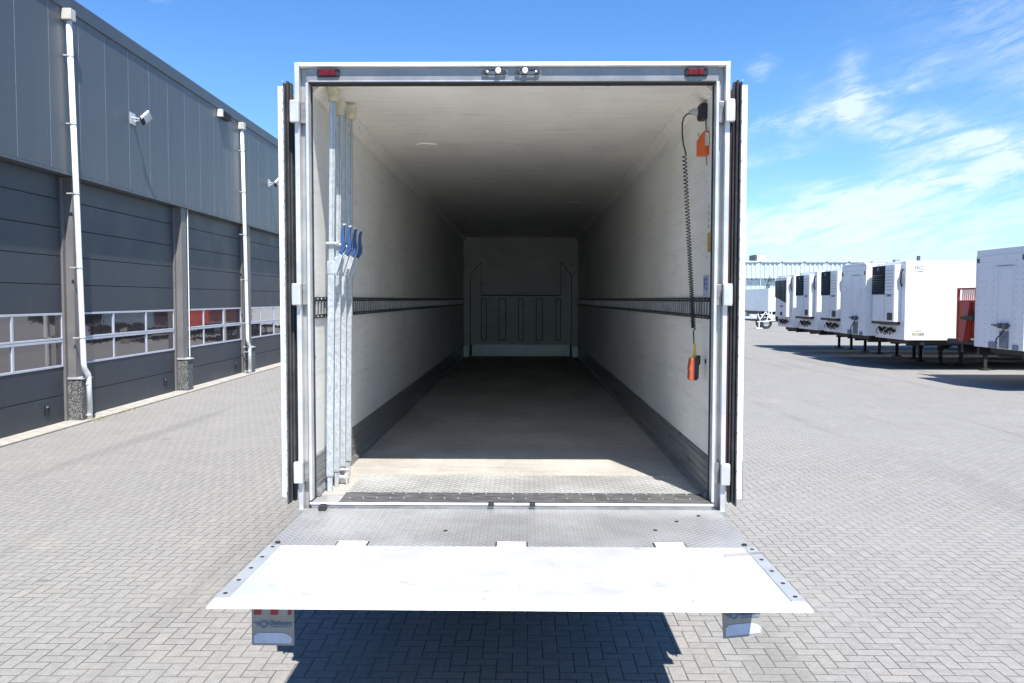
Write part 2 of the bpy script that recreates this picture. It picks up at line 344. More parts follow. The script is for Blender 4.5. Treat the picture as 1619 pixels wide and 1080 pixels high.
MG = ground_mat()
def clad_mat():
    m, b = newmat('grey_cladding'); co = coords(); x, y, z = sep(co)
    p = white(comb(floor_((y + 0.02)/1.12), 3.0)); st = noise(comb(x, y*9.0, z*0.35), 1.0, 4, 0.65, 0.2); n = noise(co, 0.7, 4)
    c = mixc(p, (0.082, 0.091, 0.102), (0.094, 0.103, 0.113)); c = mixc(sstep(st, 0.5, 0.75, 0, 0.35), c, (0.115, 0.125, 0.135))
    c = mixc(sstep(n, 0.4, 0.7, 0, 0.25), c, (0.07, 0.083, 0.10)); setin(b, 'Base Color', c); setin(b, 'Metallic', 0.15); setin(b, 'Roughness', lerp(st, 0.3, 0.7, 0.36, 0.5))
    bump(b, noise(scaled(co, 1, 1.5, 0.4), 1.2, 2), 0.08, 0.03); return m
M = dict(
    lining=wall_mat(), ceil=wall_mat('ceiling_panel', (0.90, 0.865, 0.785), 'x'), bulk=wall_mat('bulkhead_panel', (0.80, 0.80, 0.78)),
    floor=floor_mat(), tread=tread_mat('chequer_plate', (0.60, 0.595, 0.57), 0.046, 0.75, 0.42, 0.55, 0.5),
    tread_fine=tread_mat('lift_chequer', (0.44, 0.437, 0.43), 0.030, 0.75, 0.45, 0.55, 0.35),
    steel=steel_mat('stainless_steel', (0.46, 0.455, 0.44), 0.42, metal=0.5), steel_l=steel_mat('bright_steel', (0.62, 0.62, 0.62), 0.40, metal=0.4),
    kick=steel_mat('kick_plate_metal', (0.22, 0.22, 0.22), 0.36, 0.25, 0.25, (1, 0.6, 3)),
    sill=steel_mat('sill_metal', (0.11, 0.11, 0.11), 0.5, 0.45, 0.3, (2, 14, 1), 0.2),
    white=mat('white_paint', (0.78, 0.79, 0.79), 0.32, var=0.03, sc=1.2, dirt=(0.45, 0.43, 0.40), dirt_amt=0.10),
    white_t=mat('white_side_panel', (0.80, 0.81, 0.82), 0.30, var=0.02, sc=0.8, dirt=(0.55, 0.54, 0.50), dirt_amt=0.12),
    alu_w=mat('bright_aluminium', (0.78, 0.79, 0.80), 0.5, 0.0, 0.05, 6, (1, 1, 1), 0.1, 90, (0.40, 0.41, 0.42), 0.55),
    lift_plate=mat('lift_plate_aluminium', (0.84, 0.845, 0.85), 0.42, 0.60, 0.04, 3, (1, 1.2, 1), 0.15, 60, (0.45, 0.47, 0.50), 0.7), strip=mat('edge_strip_metal', (0.34, 0.355, 0.36), 0.45, 0.2, 0.05, 10),
    rubber=mat('black_rubber', (0.022, 0.022, 0.023), 0.6, 0, 0.2, 8, dirt=(0.10, 0.095, 0.09), dirt_amt=0.35, bmp=0.2),
    rubber_g=mat('grey_rubber', (0.065, 0.067, 0.07), 0.55, 0, 0.2, 8, dirt=(0.2, 0.2, 0.2), dirt_amt=0.3),
    black=mat('black_plastic', (0.018, 0.018, 0.02), 0.45, 0, 0.2, 10), chassis=mat('black_chassis', (0.018, 0.018, 0.02), 0.6, 0, 0.3, 4, dirt=(0.06, 0.055, 0.05), dirt_amt=0.5),
    red=mat('red_marker', (0.11, 0.006, 0.014), 0.5, 0, 0.1, 30, spec=0.2), maroon=mat('maroon_strip', (0.035, 0.005, 0.010), 0.6), web=mat('rail_web_steel', (0.46, 0.46, 0.45), 0.4, 0.4, 0.2, 8), railm=mat('rail_steel', (0.035, 0.035, 0.034), 0.5, 0.3, 0.3, 12),
    redpaint=mat('red_paint', (0.42, 0.055, 0.030), 0.45, 0, 0.15, 3, dirt=(0.2, 0.05, 0.03), dirt_amt=0.4),
    orange=mat('orange_plastic', (0.62, 0.10, 0.02), 0.4, 0, 0.06, 6), yellow=mat('yellow_plastic', (0.66, 0.45, 0.04), 0.45, 0, 0.08, 20),
    remote=mat('orange_red_plastic', (0.42, 0.085, 0.035), 0.45, 0, 0.08, 20),
    blue=mat('blue_lever', (0.030, 0.075, 0.20), 0.35, 0, 0.15, 20), cream=mat('cream_rubber', (0.55, 0.50, 0.36), 0.65, 0, 0.15, 25, dirt=(0.2, 0.16, 0.1), dirt_amt=0.4),
    galv=galv_mat(), plastic_l=mat('clear_grey_plastic', (0.40, 0.41, 0.41), 0.3),
    clad=clad_mat(),
    trim=mat('dark_roof_trim', (0.068, 0.08, 0.095), 0.42, 0.15, 0.1, 1.5), seam=mat('seam_highlight', (0.42, 0.45, 0.50), 0.35, 0.2, 0.2, 5),
    gap=mat('dark_gap', (0.02, 0.02, 0.022), 0.7), col=mat('grey_column', (0.155, 0.148, 0.145), 0.5, 0.0, 0.08, 2),
    door=mat('slate_door', (0.036, 0.044, 0.055), 0.5, 0.05, 0.10, 0.8, dirt=(0.085, 0.09, 0.095), dirt_amt=0.35, bmp=0.10, bsc=12),
    frame=mat('window_frame', (0.50, 0.53, 0.60), 0.4, 0.1, 0.05, 5), glass=glass_mat(), pipe=mat('white_pipe', (0.80, 0.82, 0.82), 0.35, 0, 0.04, 4, dirt=(0.5, 0.48, 0.42), dirt_amt=0.15),
    granite=granite_mat(), concrete=mat('pale_concrete', (0.34, 0.32, 0.28), 0.9, 0, 0.15, 5, bmp=0.3, dirt=(0.25, 0.23, 0.2), dirt_amt=0.4),
    lampg=mat('lamp_glass', (0.55, 0.56, 0.55), 0.15), aluc=mat('lamp_casing', (0.55, 0.56, 0.56), 0.4, 0.3),
    far_clad=mat('pale_corrugated', (0.50, 0.57, 0.60), 0.5, 0.1, 0.06, 1), far_win=mat('blue_grey_windows', (0.14, 0.19, 0.24), 0.15, 0, 0.15, 3),
    flag=mat('reflective_grey_film', (0.27, 0.26, 0.25), 0.45, 0, 0.06, 12, dirt=(0.36, 0.32, 0.3), dirt_amt=0.3), refl=mat('reflector_foil', (0.46, 0.52, 0.66), 0.3, 0.0, 0.1, 8),
    logo=mat('logo_blue', (0.07, 0.15, 0.24), 0.5), ink=mat('dark_print', (0.05, 0.055, 0.065), 0.5), redfilm=mat('red_film', (0.26, 0.02, 0.035), 0.4),
    sticker=mat('pale_blue_sticker', (0.42, 0.46, 0.62), 0.5), stick_b=mat('sticker_blue_print', (0.05, 0.09, 0.28), 0.5), grille=mat('dark_grille', (0.008, 0.010, 0.016), 0.6, 0, 0.2, 6, spec=0.15),
    smoke=mat('smoke_panel', (0.022, 0.03, 0.036), 0.4, 0.0, spec=0.2), grass=mat('dry_weed', (0.30, 0.27, 0.12), 0.9, 0, 0.4, 20),
    paley=mat('pale_yellow_film', (0.75, 0.74, 0.45), 0.5), cable=mat('black_cable', (0.012, 0.012, 0.013), 0.45))

# ---------------------------------------------------------------- the setting
g = MB(); g.v = [(-900, -900, 0), (900, -900, 0), (900, 900, 0), (-900, 900, 0)]; g.f = [[0, 1, 2, 3]]
tag(g.build('ground', MG), 'grey concrete pavers laid in herringbone across the yard', kind='structure')

BX0, BS = -8.85, -0.015                    # facade plane x = BX0 + BS*(y-10)
bld = empty('workshop_building', (BX0, 10, 0), math.atan(-BS))
tag(bld, 'long grey workshop hall with tall sectional doors and vertical metal cladding', 'building')
# local frame: +y runs along the facade, +x points out into the yard, y = 0 at world y = 10
Y0, Y1 = -14.0, 62.0; CL = 0.0
PITCH = 5.67; C0 = 1.93; CW = 0.34; DX = -0.25
m = MB()
for i in range(-12, 60):                   # cladding panels with open seams
    a = i*1.12 - 0.02; b = a + 1.12 - 0.012
    if b < Y0 or a > Y1: continue
    m.box(-0.10, CL, a, b, 4.96, 8.13)
m.build('cladding', M['clad'], bld, 0.004)
m = MB()
for i in range(-12, 60):
    a = i*1.12 - 0.02
    if a < Y0 or a > Y1: continue
    m.box(-0.06, CL - 0.0015, a - 0.0095, a - 0.0025, 4.97, 8.12)
m.build('cladding_seam', M['seam'], bld)
box('wall', M['gap'], bld, -12.0, -0.36, Y0, Y1, 0.0, 8.10)
box('roof', M['trim'], bld, -12.0, -0.02, Y0, Y1, 8.14, 8.24)
m = MB().prism([(-0.12, 8.10), (0.03, 8.10), (0.035, 8.12), (0.035, 8.37), (0.02, 8.40), (-0.5, 8.40), (-0.5, 8.25), (-0.12, 8.25)], 'y', Y0, Y1)
m.build('roof_trim', M['trim'], bld, 0.006)
m = MB().box(-0.35, 0.012, Y0, Y1, 4.90, 4.955)                     # drip flashing under the cladding
for i in range(160): m.disc((0.014, Y0 + 0.3 + i*0.47, 4.93), 0.008, 'x', 0.006, 6)
m.build('flashing', M['clad'], bld)
cols = [C0 + PITCH*k for k in range(-2, 9)]
for k, y in enumerate(cols):
    if y > Y1 - 1: continue
    c = MB().box(DX - 0.1, -0.055, y, y + CW, 0.90, 4.898)
    c.box(-0.056, -0.050, y + 0.10, y + 0.13, 0.93, 4.89).box(-0.056, -0.048, y + 0.30, y + 0.312, 0.93, 4.89)
    c.box(DX - 0.1, DX + 0.04, y - 0.11, y - 0.002, 0.02, 4.89)
    co = c.build('column', M['col'], bld, 0.006)
    MB().box(DX - 0.02, 0.06, y - 0.02, y + CW + 0.02, 0.0, 0.86).build('plinth', M['granite'], co, 0.012)
    MB().prism([(DX - 0.02, 0.862), (0.085, 0.862), (0.085, 0.875), (-0.05, 0.899), (DX - 0.02, 0.899)], 'y', y - 0.04, y + CW + 0.05).build('plinth_cap', M['steel_l'], co)
    if k % 2 == 1:
        pass
HS = [0.0, 0.56, 1.12, 1.66, 2.20, 2.76, 3.32, 3.88, 4.44, 4.90]
def sectional_door(y0, y1, handle=True):
    ph = []
    m = MB()
    for q in range(9):
        if q in (2, 3): continue
        m.box(DX - 0.05, DX, y0, y1, HS[q] + 0.006, HS[q+1] - 0.006)
    d = m.build('sectional_door', M['door'], bld, 0.005)
    box('threshold_seal', M['rubber'], d, DX - 0.045, DX + 0.004, y0, y1, 0.0, 0.02)
    f = MB(); n = 3; w = (y1 - y0)/n; x0, x1 = DX - 0.045, DX + 0.012
    f.box(x0, x1, y0, y1, 1.122, 1.165).box(x0, x1, y0, y1, 2.155, 2.198).box(x0, x1, y0, y1, 1.615, 1.655).box(x0, x1, y0, y1, 1.668, 1.705)
    f.box(x0, x1 - 0.01, y0, y1, 1.655, 1.668)
    ps = []
    for q in range(n + 1):
        yy = y0 + q*w; a = yy - (0.035 if q else 0); b = yy + (0.035 if q < n else 0)
        f.box(x0, x1 - 0.002, a, b, 1.165, 1.615).box(x0, x1 - 0.002, a, b, 1.705, 2.155)
        if q < n:
            for (z0, z1) in ((1.165, 1.615), (1.705, 2.155)): ps.append((yy + 0.030, yy + w - 0.030, z0 - 0.006, z1 + 0.006))
    wf = f.build('window_frame', M['frame'], d, 0.004)
    for (a, b, z0, z1) in ps: 
        pn = MB().box(-0.003, 0.003, (a - b)/2, (b - a)/2, (z0 - z1)/2, (z1 - z0)/2).build('pane', M['glass'], wf, loc=(DX - 0.012, (a + b)/2, (z0 + z1)/2))
        pn.rotation_euler = (0, R(random.uniform(-0.45, 0.45)), R(random.uniform(-0.35, 0.35)))
    if handle:
        h = MB().box(DX + 0.001, DX + 0.02, y1 - 0.72, y1 - 0.56, 0.22, 0.24).box(DX + 0.001, DX + 0.02, y1 - 0.72, y1 - 0.56, 0.42, 0.44)
        h.box(DX + 0.001, DX + 0.02, y1 - 0.72, y1 - 0.70, 0.24, 0.42).box(DX + 0.001, DX + 0.02, y1 - 0.58, y1 - 0.56, 0.24, 0.42)
        h.box(DX + 0.001, DX + 0.006, y1 - 0.70, y1 - 0.58, 0.24, 0.36)
        hb = h.build('handle', M['black'], d, 0.004)
        box('handle_label', M['frame'], hb, DX + 0.001, DX + 0.008, y1 - 0.70, y1 - 0.58, 0.375, 0.415)
    return d
for k in range(len(cols) - 1):
    if cols[k+1] > Y1: break
    sectional_door(cols[k] + CW + 0.02, cols[k+1] - 0.12)
# downpipes on every other column, with their hopper heads
def downpipe(y):
    p = MB().tube([(0.10, y, 7.86), (0.10, y + 0.16, 4.0), (0.10, y + 0.27, 1.18), (0.10, y + 0.29, 1.08), (0.11, y + 0.42, 0.95), (0.11, y + 0.44, 0.86), (0.11, y + 0.46, 0.03)], 0.055, 14)
    o = p.build('downpipe', M['pipe'], bld, smooth=True)
    h = MB().prism([(0.0, y - 0.10), (0.19, y - 0.10), (0.19, y + 0.10), (0.0, y + 0.10)], 'z', 7.87, 8.085)
    h.build('hopper_head', M['cream2'], o, 0.012)
    for z in (7.2, 5.9, 4.55, 3.1, 1.7, 0.75, 0.12):
        yy = y + 0.44 if z < 1 else y + 0.27*(7.86 - z)/6.7
        b = MB(); b.tube([(0.10, yy, z - 0.012), (0.10, yy, z + 0.012)], 0.062, 14).box(-0.05, 0.06, yy - 0.09, yy - 0.06, z - 0.012, z + 0.012)
        b.build('pipe_clip', M['steel_l'], o)
M['cream2'] = mat('weathered_hopper', (0.50, 0.48, 0.43), 0.5, 0, 0.1, 5)
for y in (1.66, 12.40, 23.9, 35.3): downpipe(y)
# conduit at the second column
MB().tube([(-0.03, 7.98, 4.88), (-0.03, 7.98, 0.92)], 0.014, 8).build('conduit', M['pipe'], bld)
# kerb strip in front of the doors, following the facade
ks = MB().box(DX - 0.3, 0.19, Y0, Y1, 0.004, 0.03)
kst = ks.build('kerb_strip', M['concrete'], None, 0.006, loc=(BX0, 10, 0)); kst.rotation_euler = (0, 0, math.atan(-BS))
tag(kst, 'pale concrete strip along the foot of the workshop doors', kind='structure')
def on_wall(x, y, z):
    a = math.atan(-BS); return (BX0 + x*math.cos(a) - y*math.sin(a), 10 + x*math.sin(a) + y*math.cos(a), z)
def floodlight(y, z, label):
    r = empty('floodlight', on_wall(0.002, y, z), math.atan(-BS)); tag(r, label, 'floodlight', 'floodlights on the workshop wall')
    MB().box(0, 0.015, -0.14, 0.14, -0.13, 0.13).build('wall_plate', M['steel_l'], r, 0.003)
    MB().bar((0.01, -0.05, 0.03), (0.20, 0.08, 0.0), 0.03, 0.03).bar((0.01, 0.06, -0.04), (0.20, 0.11, -0.02), 0.03, 0.03).build('bracket', M['steel_l'], r)
    h = MB().box(-0.16, 0.16, -0.15, 0.15, -0.035, 0.035)
    hh = h.build('lamp_housing', M['aluc'], r, 0.012); hh.location = (0.27, 0.12, 0.05); hh.scale = (0.8, 0.8, 0.8)
    ax = Vector((0.42, 0.45, 0.62)).normalized(); nn = Vector((-0.62, 0.40, 0.55)); nn = (nn - ax*nn.dot(ax)).normalized(); bb = nn.cross(ax)
    hh.rotation_euler = Matrix((ax, bb, nn)).transposed().to_euler()
    gl = MB().box(-0.11, 0.14, -0.12, 0.12, -0.042, -0.036).build('lamp_glass', M['lampg'], hh)
    MB().box(-0.20, -0.10, -0.12, 0.12, -0.05, 0.03).build('driver_box', M['black'], hh, 0.01)
floodlight(4.62, 6.60, 'floodlight with pale square housing on the cladding between the two downpipes')
floodlight(15.75, 6.62, 'smaller looking floodlight at the trailer edge beyond the second downpipe')
eb = empty('wall_unit', on_wall(0.004, 10.4, 7.88), math.atan(-BS)); tag(eb, 'dark louvred unit with a white end tucked under the roof trim', 'wall unit')
MB().box(0, 0.13, 0.10, 0.85, 0, 0.20).build('casing', M['black'], eb, 0.006)
l_ = MB()
for i in range(5): l_.box(0.131, 0.145, 0.12, 0.83, 0.015 + i*0.038, 0.028 + i*0.038)
l_.build('louvre', M['gap'], eb)
MB().box(0, 0.14, -0.02, 0.098, -0.01, 0.2).build('end_cap', M['pipe'], eb, 0.006)
# dry weeds growing at the foot of the first downpipe
wd = MB()
for i in range(130):
    c = random.random(); p = Vector(on_wall(0.12 + random.random()*0.25, 2.0 + c*c*2.2, 0.0)); h = random.uniform(0.02, 0.09)
    q = p + Vector((random.uniform(-.05, .05), random.uniform(-.05, .05), h)); s_ = Vector((random.uniform(-1, 1), random.uniform(-1, 1), 0)).normalized()*0.006
    n = len(wd.v); wd.v += [tuple(p - s_), tuple(p + s_), tuple(q)]; wd.f.append([n, n+1, n+2])
tag(wd.build('weeds', M['grass']), 'dry weeds at the foot of the white downpipe', kind='stuff')

# ---------------------------------------------------------------- warehouse in the distance
wh = empty('warehouse', (20, 112, 0)); tag(wh, 'pale corrugated warehouse with a band of windows behind the parked trailers', 'building')
m = MB(); p = []
for i in range(170):
    x = -30 + i*0.6; p += [(x, 0.0), (x + 0.2, 0.0), (x + 0.26, 0.10), (x + 0.54, 0.10)]
p += [(72, 0.0), (72, 30), (-30, 30)]
m.prism(p, 'z', 5.35, 7.5); m.build('upper_cladding', M['far_clad'], wh)
m = MB().prism(p, 'z', 0.0, 4.35); m.build('lower_cladding', M['far_clad'], wh)
box('window_band', M['far_win'], wh, -30, 72, 0.12, 29.9, 4.35, 5.35)
m = MB()
for i in range(52): m.box(-30 + i*2, -29.9 + i*2, 0.05, 0.12, 4.36, 5.34)
m.build('window_mullion', M['frame'], wh)
box('roof', M['trim'], wh, -30, 72, 0.05, 29.95, 7.5, 7.62)
m = MB()
for i in range(34): m.box(-30 + i*3, -27.3 + i*3, -0.12, 0.04, 7.5, 7.72)
m.build('gutter', M['steel_l'], wh)
r_ = box('roof_cabin', M['white'], wh, 12.3, 13.6, 3, 6, 7.62, 8.60, bev=0.03)
MB().tube([(12.9, 4, 8.6), (12.9, 4, 9.5)], 0.03, 6).tube([(12.6, 4, 9.2), (13.2, 4, 9.2)], 0.02, 6).build('aerial', M['steel'], r_)
MB().box(12.0, 12.29, 3, 6, 7.62, 8.7).build('vent', M['clad'], r_)
MB().tube([(23.6, 1, 7.7), (23.6, 1, 7.95), (24.2, 1, 8.15), (24.8, 1, 8.1)], 0.05, 6).build('roof_pipe', M['steel'], wh)
MB().box(31, 31.6, 2, 3, 7.6, 8.0).build('vent_cowl', M['steel'], wh)
MB().tube([(13.2, -0.1, 5.6), (13.2, -0.3, 5.5), (13.2, -0.5, 5.35)], 0.06, 6).box(12.95, 13.45, -0.7, -0.3, 4.9, 5.3).build('wall_lamp', M['clad'], wh)

# ---------------------------------------------------------------- parked trailers
WHE = {}
def wheel(parent, x, y, r=0.50, w=0.30):
    if 't' not in WHE:
        prof = [(0.27, -w/2+0.02), (0.44, -w/2), (0.49, -w/2+0.04), (0.50, -w/2+0.09), (0.50, w/2-0.09), (0.49, w/2-0.04), (0.44, w/2), (0.27, w/2-0.02)]
        def lathe(pr, n=28):
            mb = MB(); k = len(pr)
            for i in range(n):
                t = 2*math.pi*i/n; mb.v += [(q[0]*math.cos(t), q[1], q[0]*math.sin(t)) for q in pr]
            for i in range(n):
                for j in range(k): a = i*k+j; b = i*k+(j+1) % k; c = ((i+1) % n)*k+(j+1) % k; d = ((i+1) % n)*k+j; mb.f.append([a, b, c, d])
            return mb
        o = lathe(prof).build('tyre', M['rubber'], parent, smooth=False)
        h = MB().tube([(0, -0.09, 0), (0, 0.0, 0), (0, 0.09, 0)], [0.28, 0.20, 0.28], 20).tube([(0, -0.13, 0), (0, 0.13, 0)], 0.10, 12)
        for i in range(8):
            t = math.pi*i/4; h.tube([(0.18*math.cos(t), -0.05, 0.18*math.sin(t)), (0.18*math.cos(t), 0.05, 0.18*math.sin(t))], 0.015, 6)
        q = h.build('rim', M['steel_l'], o); WHE['t'] = o; WHE['r'] = q
    else:
        o = WHE['t'].copy(); COL.objects.link(o); o.parent = parent; q = WHE['r'].copy(); COL.objects.link(q); q.parent = o
    o.name = 'wheel'; o.location = (x, y, r)
    return o
def trailer_body(r, L=13.5, z0=1.10, z1=3.86, wdt=2.5, bm_='white_t'):
    b = MB().box(0, L, 0, wdt, z0, z1).build('body', M[bm_], r, 0.02)
    m = MB()
    for y in (-0.006, wdt):                                           # lower and upper side rails, corner posts
        m.box(0.02, L - 0.02, y, y + 0.006, z0 + 0.0, z0 + 0.10).box(0.02, L - 0.02, y, y + 0.006, z1 - 0.12, z1 - 0.02)
        m.box(0.16, 0.17, y, y + 0.006, z0 + 0.1, z1 - 0.12)
    m.build('side_rail', M['white'], r)
    m = MB().box(0.35, L - 0.2, 0.55, 0.67, 0.86, z0 - 0.02).box(0.35, L - 0.2, wdt - 0.67, wdt - 0.55, 0.86, z0 - 0.02)
    for i in range(int((L - 1)/1.7) + 1): m.box(0.6 + i*1.7, 0.72 + i*1.7, 0.05, wdt - 0.05, 0.92, z0 - 0.021)
    m.box(0.3, 2.9, 0.35, wdt - 0.35, z0 - 0.16, z0 - 0.022).disc((1.2, wdt/2, z0 - 0.2), 0.05, 'z', 0.1, 10)
    m.build('underframe', M['chassis'], r)
    for y in (0.42, wdt - 0.42):
        MB().box(2.95, 3.12, y - 0.07, y + 0.07, 0.55, 0.86).box(2.98, 3.09, y - 0.045, y + 0.045, 0.06, 0.55).box(2.88, 3.19, y - 0.14, y + 0.14, 0.02, 0.06).bar((3.04, y, 0.84), (3.6, y, 1.06), 0.05, 0.05).build('landing_leg', M['chassis'], r)
    ax_ = [x for x in (8.6, 9.9, 11.2)] if L > 12 else [L - 2.6, L - 1.3]
    for x in ax_:
        for y in (0.22, wdt - 0.22): wheel(r, x, y)
    m = MB()
    for x in ax_: m.tube([(x, 0.3, 0.5), (x, wdt - 0.3, 0.5)], 0.07, 10)
    m.box(ax_[0], ax_[-1], 0.6, 0.66, 0.46, 0.85).box(ax_[0], ax_[-1], wdt - 0.66, wdt - 0.6, 0.46, 0.85)
    m.build('axle', M['chassis'], r)
    box('side_guard', M['steel_l'], r, 4.2, 7.6, 0.04, 0.08, 0.62, 0.74)
def couplings(r, cy, z, n=5):
    m = MB()
    m.box(-0.05, 0.0, cy - 0.75, cy + 0.75, z - 0.22, z + 0.12)
    o = m.build('coupling_panel', M['white'], r, 0.006)
    m = MB(); rr = random.Random(3)
    for i in range(n + 4):
        y = cy - 0.65 + i*1.3/(n + 3)
        m.tube([(-0.05, y, z + rr.uniform(-.12, .06)), (-0.13, y, z + rr.uniform(-.14, .04))], rr.uniform(.03, .055), 8)
        m.tube([(-0.12, y, z), (-0.18, y + rr.uniform(-.1, .1), z - 0.08), (-0.10, y + rr.uniform(-.12, .12), z - rr.uniform(.14, .24))], 0.016, 5)
    m.build('air_coupling', M['chassis'], o)
def fridge_unit(r, style='grille', zb=1.72, zt=3.76, y0=0.32, y1=2.22, p=0.26):
    h = MB(); w = 0.10                       # plan outline with rounded vertical edges
    pl = [(-0.003, y0), (-p + w, y0), (-p + 0.03, y0 + 0.03), (-p, y0 + w), (-p, y1 - w), (-p + 0.03, y1 - 0.03), (-p + w, y1), (-0.003, y1)]
    h.prism(pl, 'z', zb, zt); u = h.build('fridge_unit', M['white'], r, 0.012)
    ym = y0 + (y1 - y0)*0.40
    if style == 'grille':
        MB().box(-p - 0.012, -p - 0.001, ym, y1 - 0.015, zb + 0.98, zt - 0.02).build('grille', M['grille'], u, 0.004)
        m = MB()
        for i in range(9):
            z = zb + 1.10 + i*0.068; m.prism([(-p - 0.035, z), (-p - 0.0125, z + 0.03), (-p - 0.0125, z + 0.036), (-p - 0.035, z + 0.008)], 'y', ym + 0.12, y1 - 0.1)
        m.build('louvre', M['smoke'], u)
        m = MB()
        for i in range(7): m.box(-p - 0.006, -p - 0.0005, y0 + 0.06, ym - 0.005, zt - 0.20 - i*0.115, zt - 0.19 - i*0.115)
        m.box(-p - 0.004, -p - 0.0005, ym - 0.006, ym + 0.004, zb + 0.02, zb + 0.97).box(-p - 0.004, -p - 0.0005, y0 + 0.05, y1 - 0.02, zb + 0.965, zb + 0.975)
        m.build('panel_seam', M['clad'], u)
        text('unit_lettering', 'CARRIER', 0.10, M['ink'], u, (-p - 0.004, y0 + 0.42, zb + 0.93), (R(90), 0, R(-90)), bold=0.002)
        MB().box(-p - 0.02, -p - 0.0005, y0 + 0.08, y0 + 0.50, zb + 0.06, zb + 0.32).build('control_panel', M['black'], u, 0.008)
        text('badge', '(C)', 0.13, M['steel_l'], u, (-p - 0.014, ym + 0.6, zt - 0.13), (R(90), 0, R(-90)))
        MB().box(-p + 0.0, -0.004, y0 + 0.02, y1 - 0.02, zb - 0.10, zb - 0.002).build('unit_base', M['black'], u)
    else:
        MB().prism([(y0 + 0.06, zb + 0.70), (y1 - 0.03, zb + 1.0), (y1 - 0.03, zt - 0.16), (y0 + 0.06, zt - 0.16)], 'x', -p - 0.015, -p - 0.001).build('grille', M['smoke'], u, 0.006)
        MB().box(-p - 0.02, -p - 0.0155, y0 + 0.9, y0 + 0.93, zb + 0.9, zt - 0.2).box(-p - 0.02, -p - 0.0155, y0 + 0.06, y0 + 0.20, zb + 0.72, zt - 0.17).build('grille_rib', M['grille'], u)
        MB().box(-p - 0.008, -p - 0.001, y0 + 0.5, y0 + 1.0, zb + 0.50, zb + 0.56).build('nameplate', M['ink'], u)
        MB().box(-p - 0.02, -p - 0.001, y0 + 0.6, y0 + 0.92, zb + 0.07, zb + 0.25).build('control_panel', M['black'], u, 0.006)
    m = MB().tube([(-0.02, 0.16, 3.55), (-0.08, 0.16, 3.45), (-0.08, 0.2, 3.1), (-0.03, 0.22, 2.95)], 0.025, 6)
    m.build('hose', M['cable'], r)
    couplings(r, 1.25, 1.45)
def plain_front(r, z0=1.10, z1=3.86):
    m = MB()
    m.box(-0.012, -0.001, 0.55, 0.62, z0 + 0.1, 3.36).box(-0.012, -0.001, 1.30, 1.37, z0 + 0.1, 3.36).box(-0.02, -0.001, 0.5, 1.42, 3.36, 3.42)
    fp = m.build('front_door_frame', M['white'], r, 0.004)
    MB().box(-0.008, -0.001, 0.63, 1.29, z0 + 0.6, 3.35).build('front_door', M['white_t'], fp, 0.004)
    MB().box(-0.024, -0.019, 0.55, 1.38, 3.415, 3.428).build('door_head_seal', M['rubber'], fp)
    for y in (0.10, 0.42, 1.56, 1.95, 2.38):
        m = MB()
        for i in range(15): m.disc((-0.003, y, z0 + 0.16 + i*0.175), 0.010, 'x', 0.01, 6)
        m.build('rivet_row', M['clad'], r)
    MB().box(-0.010, -0.0005, 0.0, 0.05, z0, z1 - 0.22).box(-0.010, -0.0005, 2.45, 2.5, z0, z1 - 0.22).box(-0.012, -0.0005, 0, 2.5, z1 - 0.215, z1 - 0.19).build('corner_profile', M['white'], r)
    m = MB().box(-0.09, -0.001, 0.66, 1.32, z0 + 0.62, z0 + 0.68).box(-0.11, -0.03, 0.72, 0.88, z0 + 0.56, z0 + 0.72).box(-0.11, -0.03, 1.0, 1.12, z0 + 0.58, z0 + 0.72).tube([(-0.06, 1.5, z0 + 0.66), (-0.06, 1.3, z0 + 0.66)], 0.02, 6)
    m.build('latch_gear', M['clad'], r)
    MB().tube([(-0.08, 0.78, z0 + 0.6), (-0.13, 0.86, z0 + 0.42), (-0.12, 1.1, z0 + 0.30), (-0.1, 1.18, z0 + 0.2), (-0.1, 1.12, z0 + 0.16)], 0.018, 6).build('air_hose', M['cable'], r)
    MB().box(-0.03, -0.001, 0.72, 1.15, z0 + 0.02, z0 + 0.5).box(-0.035, -0.001, 1.3, 1.7, z0 + 0.0, z0 + 0.18).box(-0.035, -0.001, 0.25, 0.5, z0, z0 + 0.14).build('coupling_box', M['far_win'], r, 0.006)
    m = MB().box(-0.03, -0.001, 2.34, 2.44, z1 - 0.38, z1 - 0.26).box(-0.03, -0.001, 0.06, 0.14, z1 - 0.38, z1 - 0.24)
    m.build('front_marker', M['clad'], r, 0.004)
GRP = 'white box trailers parked in a row'
def TR(x, y, label, rz=0.0):
    return tag(empty('parked_trailer', (x, y, 0), rz), label, 'trailer', GRP)
t1 = TR(13.32, 17.78, 'nearest parked trailer, riveted white front wall, cut off by the right edge of the picture', R(0))
trailer_body(t1, z0=1.12, z1=3.93); plain_front(t1, 1.12, 3.93)
t2 = TR(13.3, 24.92, 'white reefer trailer with FRC printed on its sunlit side')
trailer_body(t2, z0=1.08, z1=3.83); fridge_unit(t2, zb=1.70, zt=3.72)
text('side_lettering', 'FRC', 0.17, M['ink'], t2, (0.46, -0.004, 3.58), (R(90), 0, 0), sx=1.1)
MB().box(0.32, 0.345, -0.004, -0.001, 3.44, 3.475).box(0.40, 0.60, -0.004, -0.001, 3.445, 3.47).build('small_lettering', M['clad'], t2)
MB().box(0.30, 0.32, -0.004, -0.001, 1.36, 1.43).box(0.37, 0.62, -0.004, -0.001, 1.385, 1.41).build('small_print', M['clad'], t2)
text('maker_lettering', 'KOGER', 0.125, M['ink'], t2, (0.48, -0.004, 1.28), (R(90), 0, 0), bold=0.003)
MB().box(0.27, 0.70, -0.0025, -0.0012, 1.235, 1.335).build('lettering_underline', M['paley'], t2)
MB().box(0.55, 0.63, 0.3, 0.42, 3.83, 4.02).build('roof_sensor', M['clad'], t2)
MB().box(3.35, 3.65, -0.02, 0.25, 0.9, 1.07).build('marker_bracket', M['chassis'], t2)
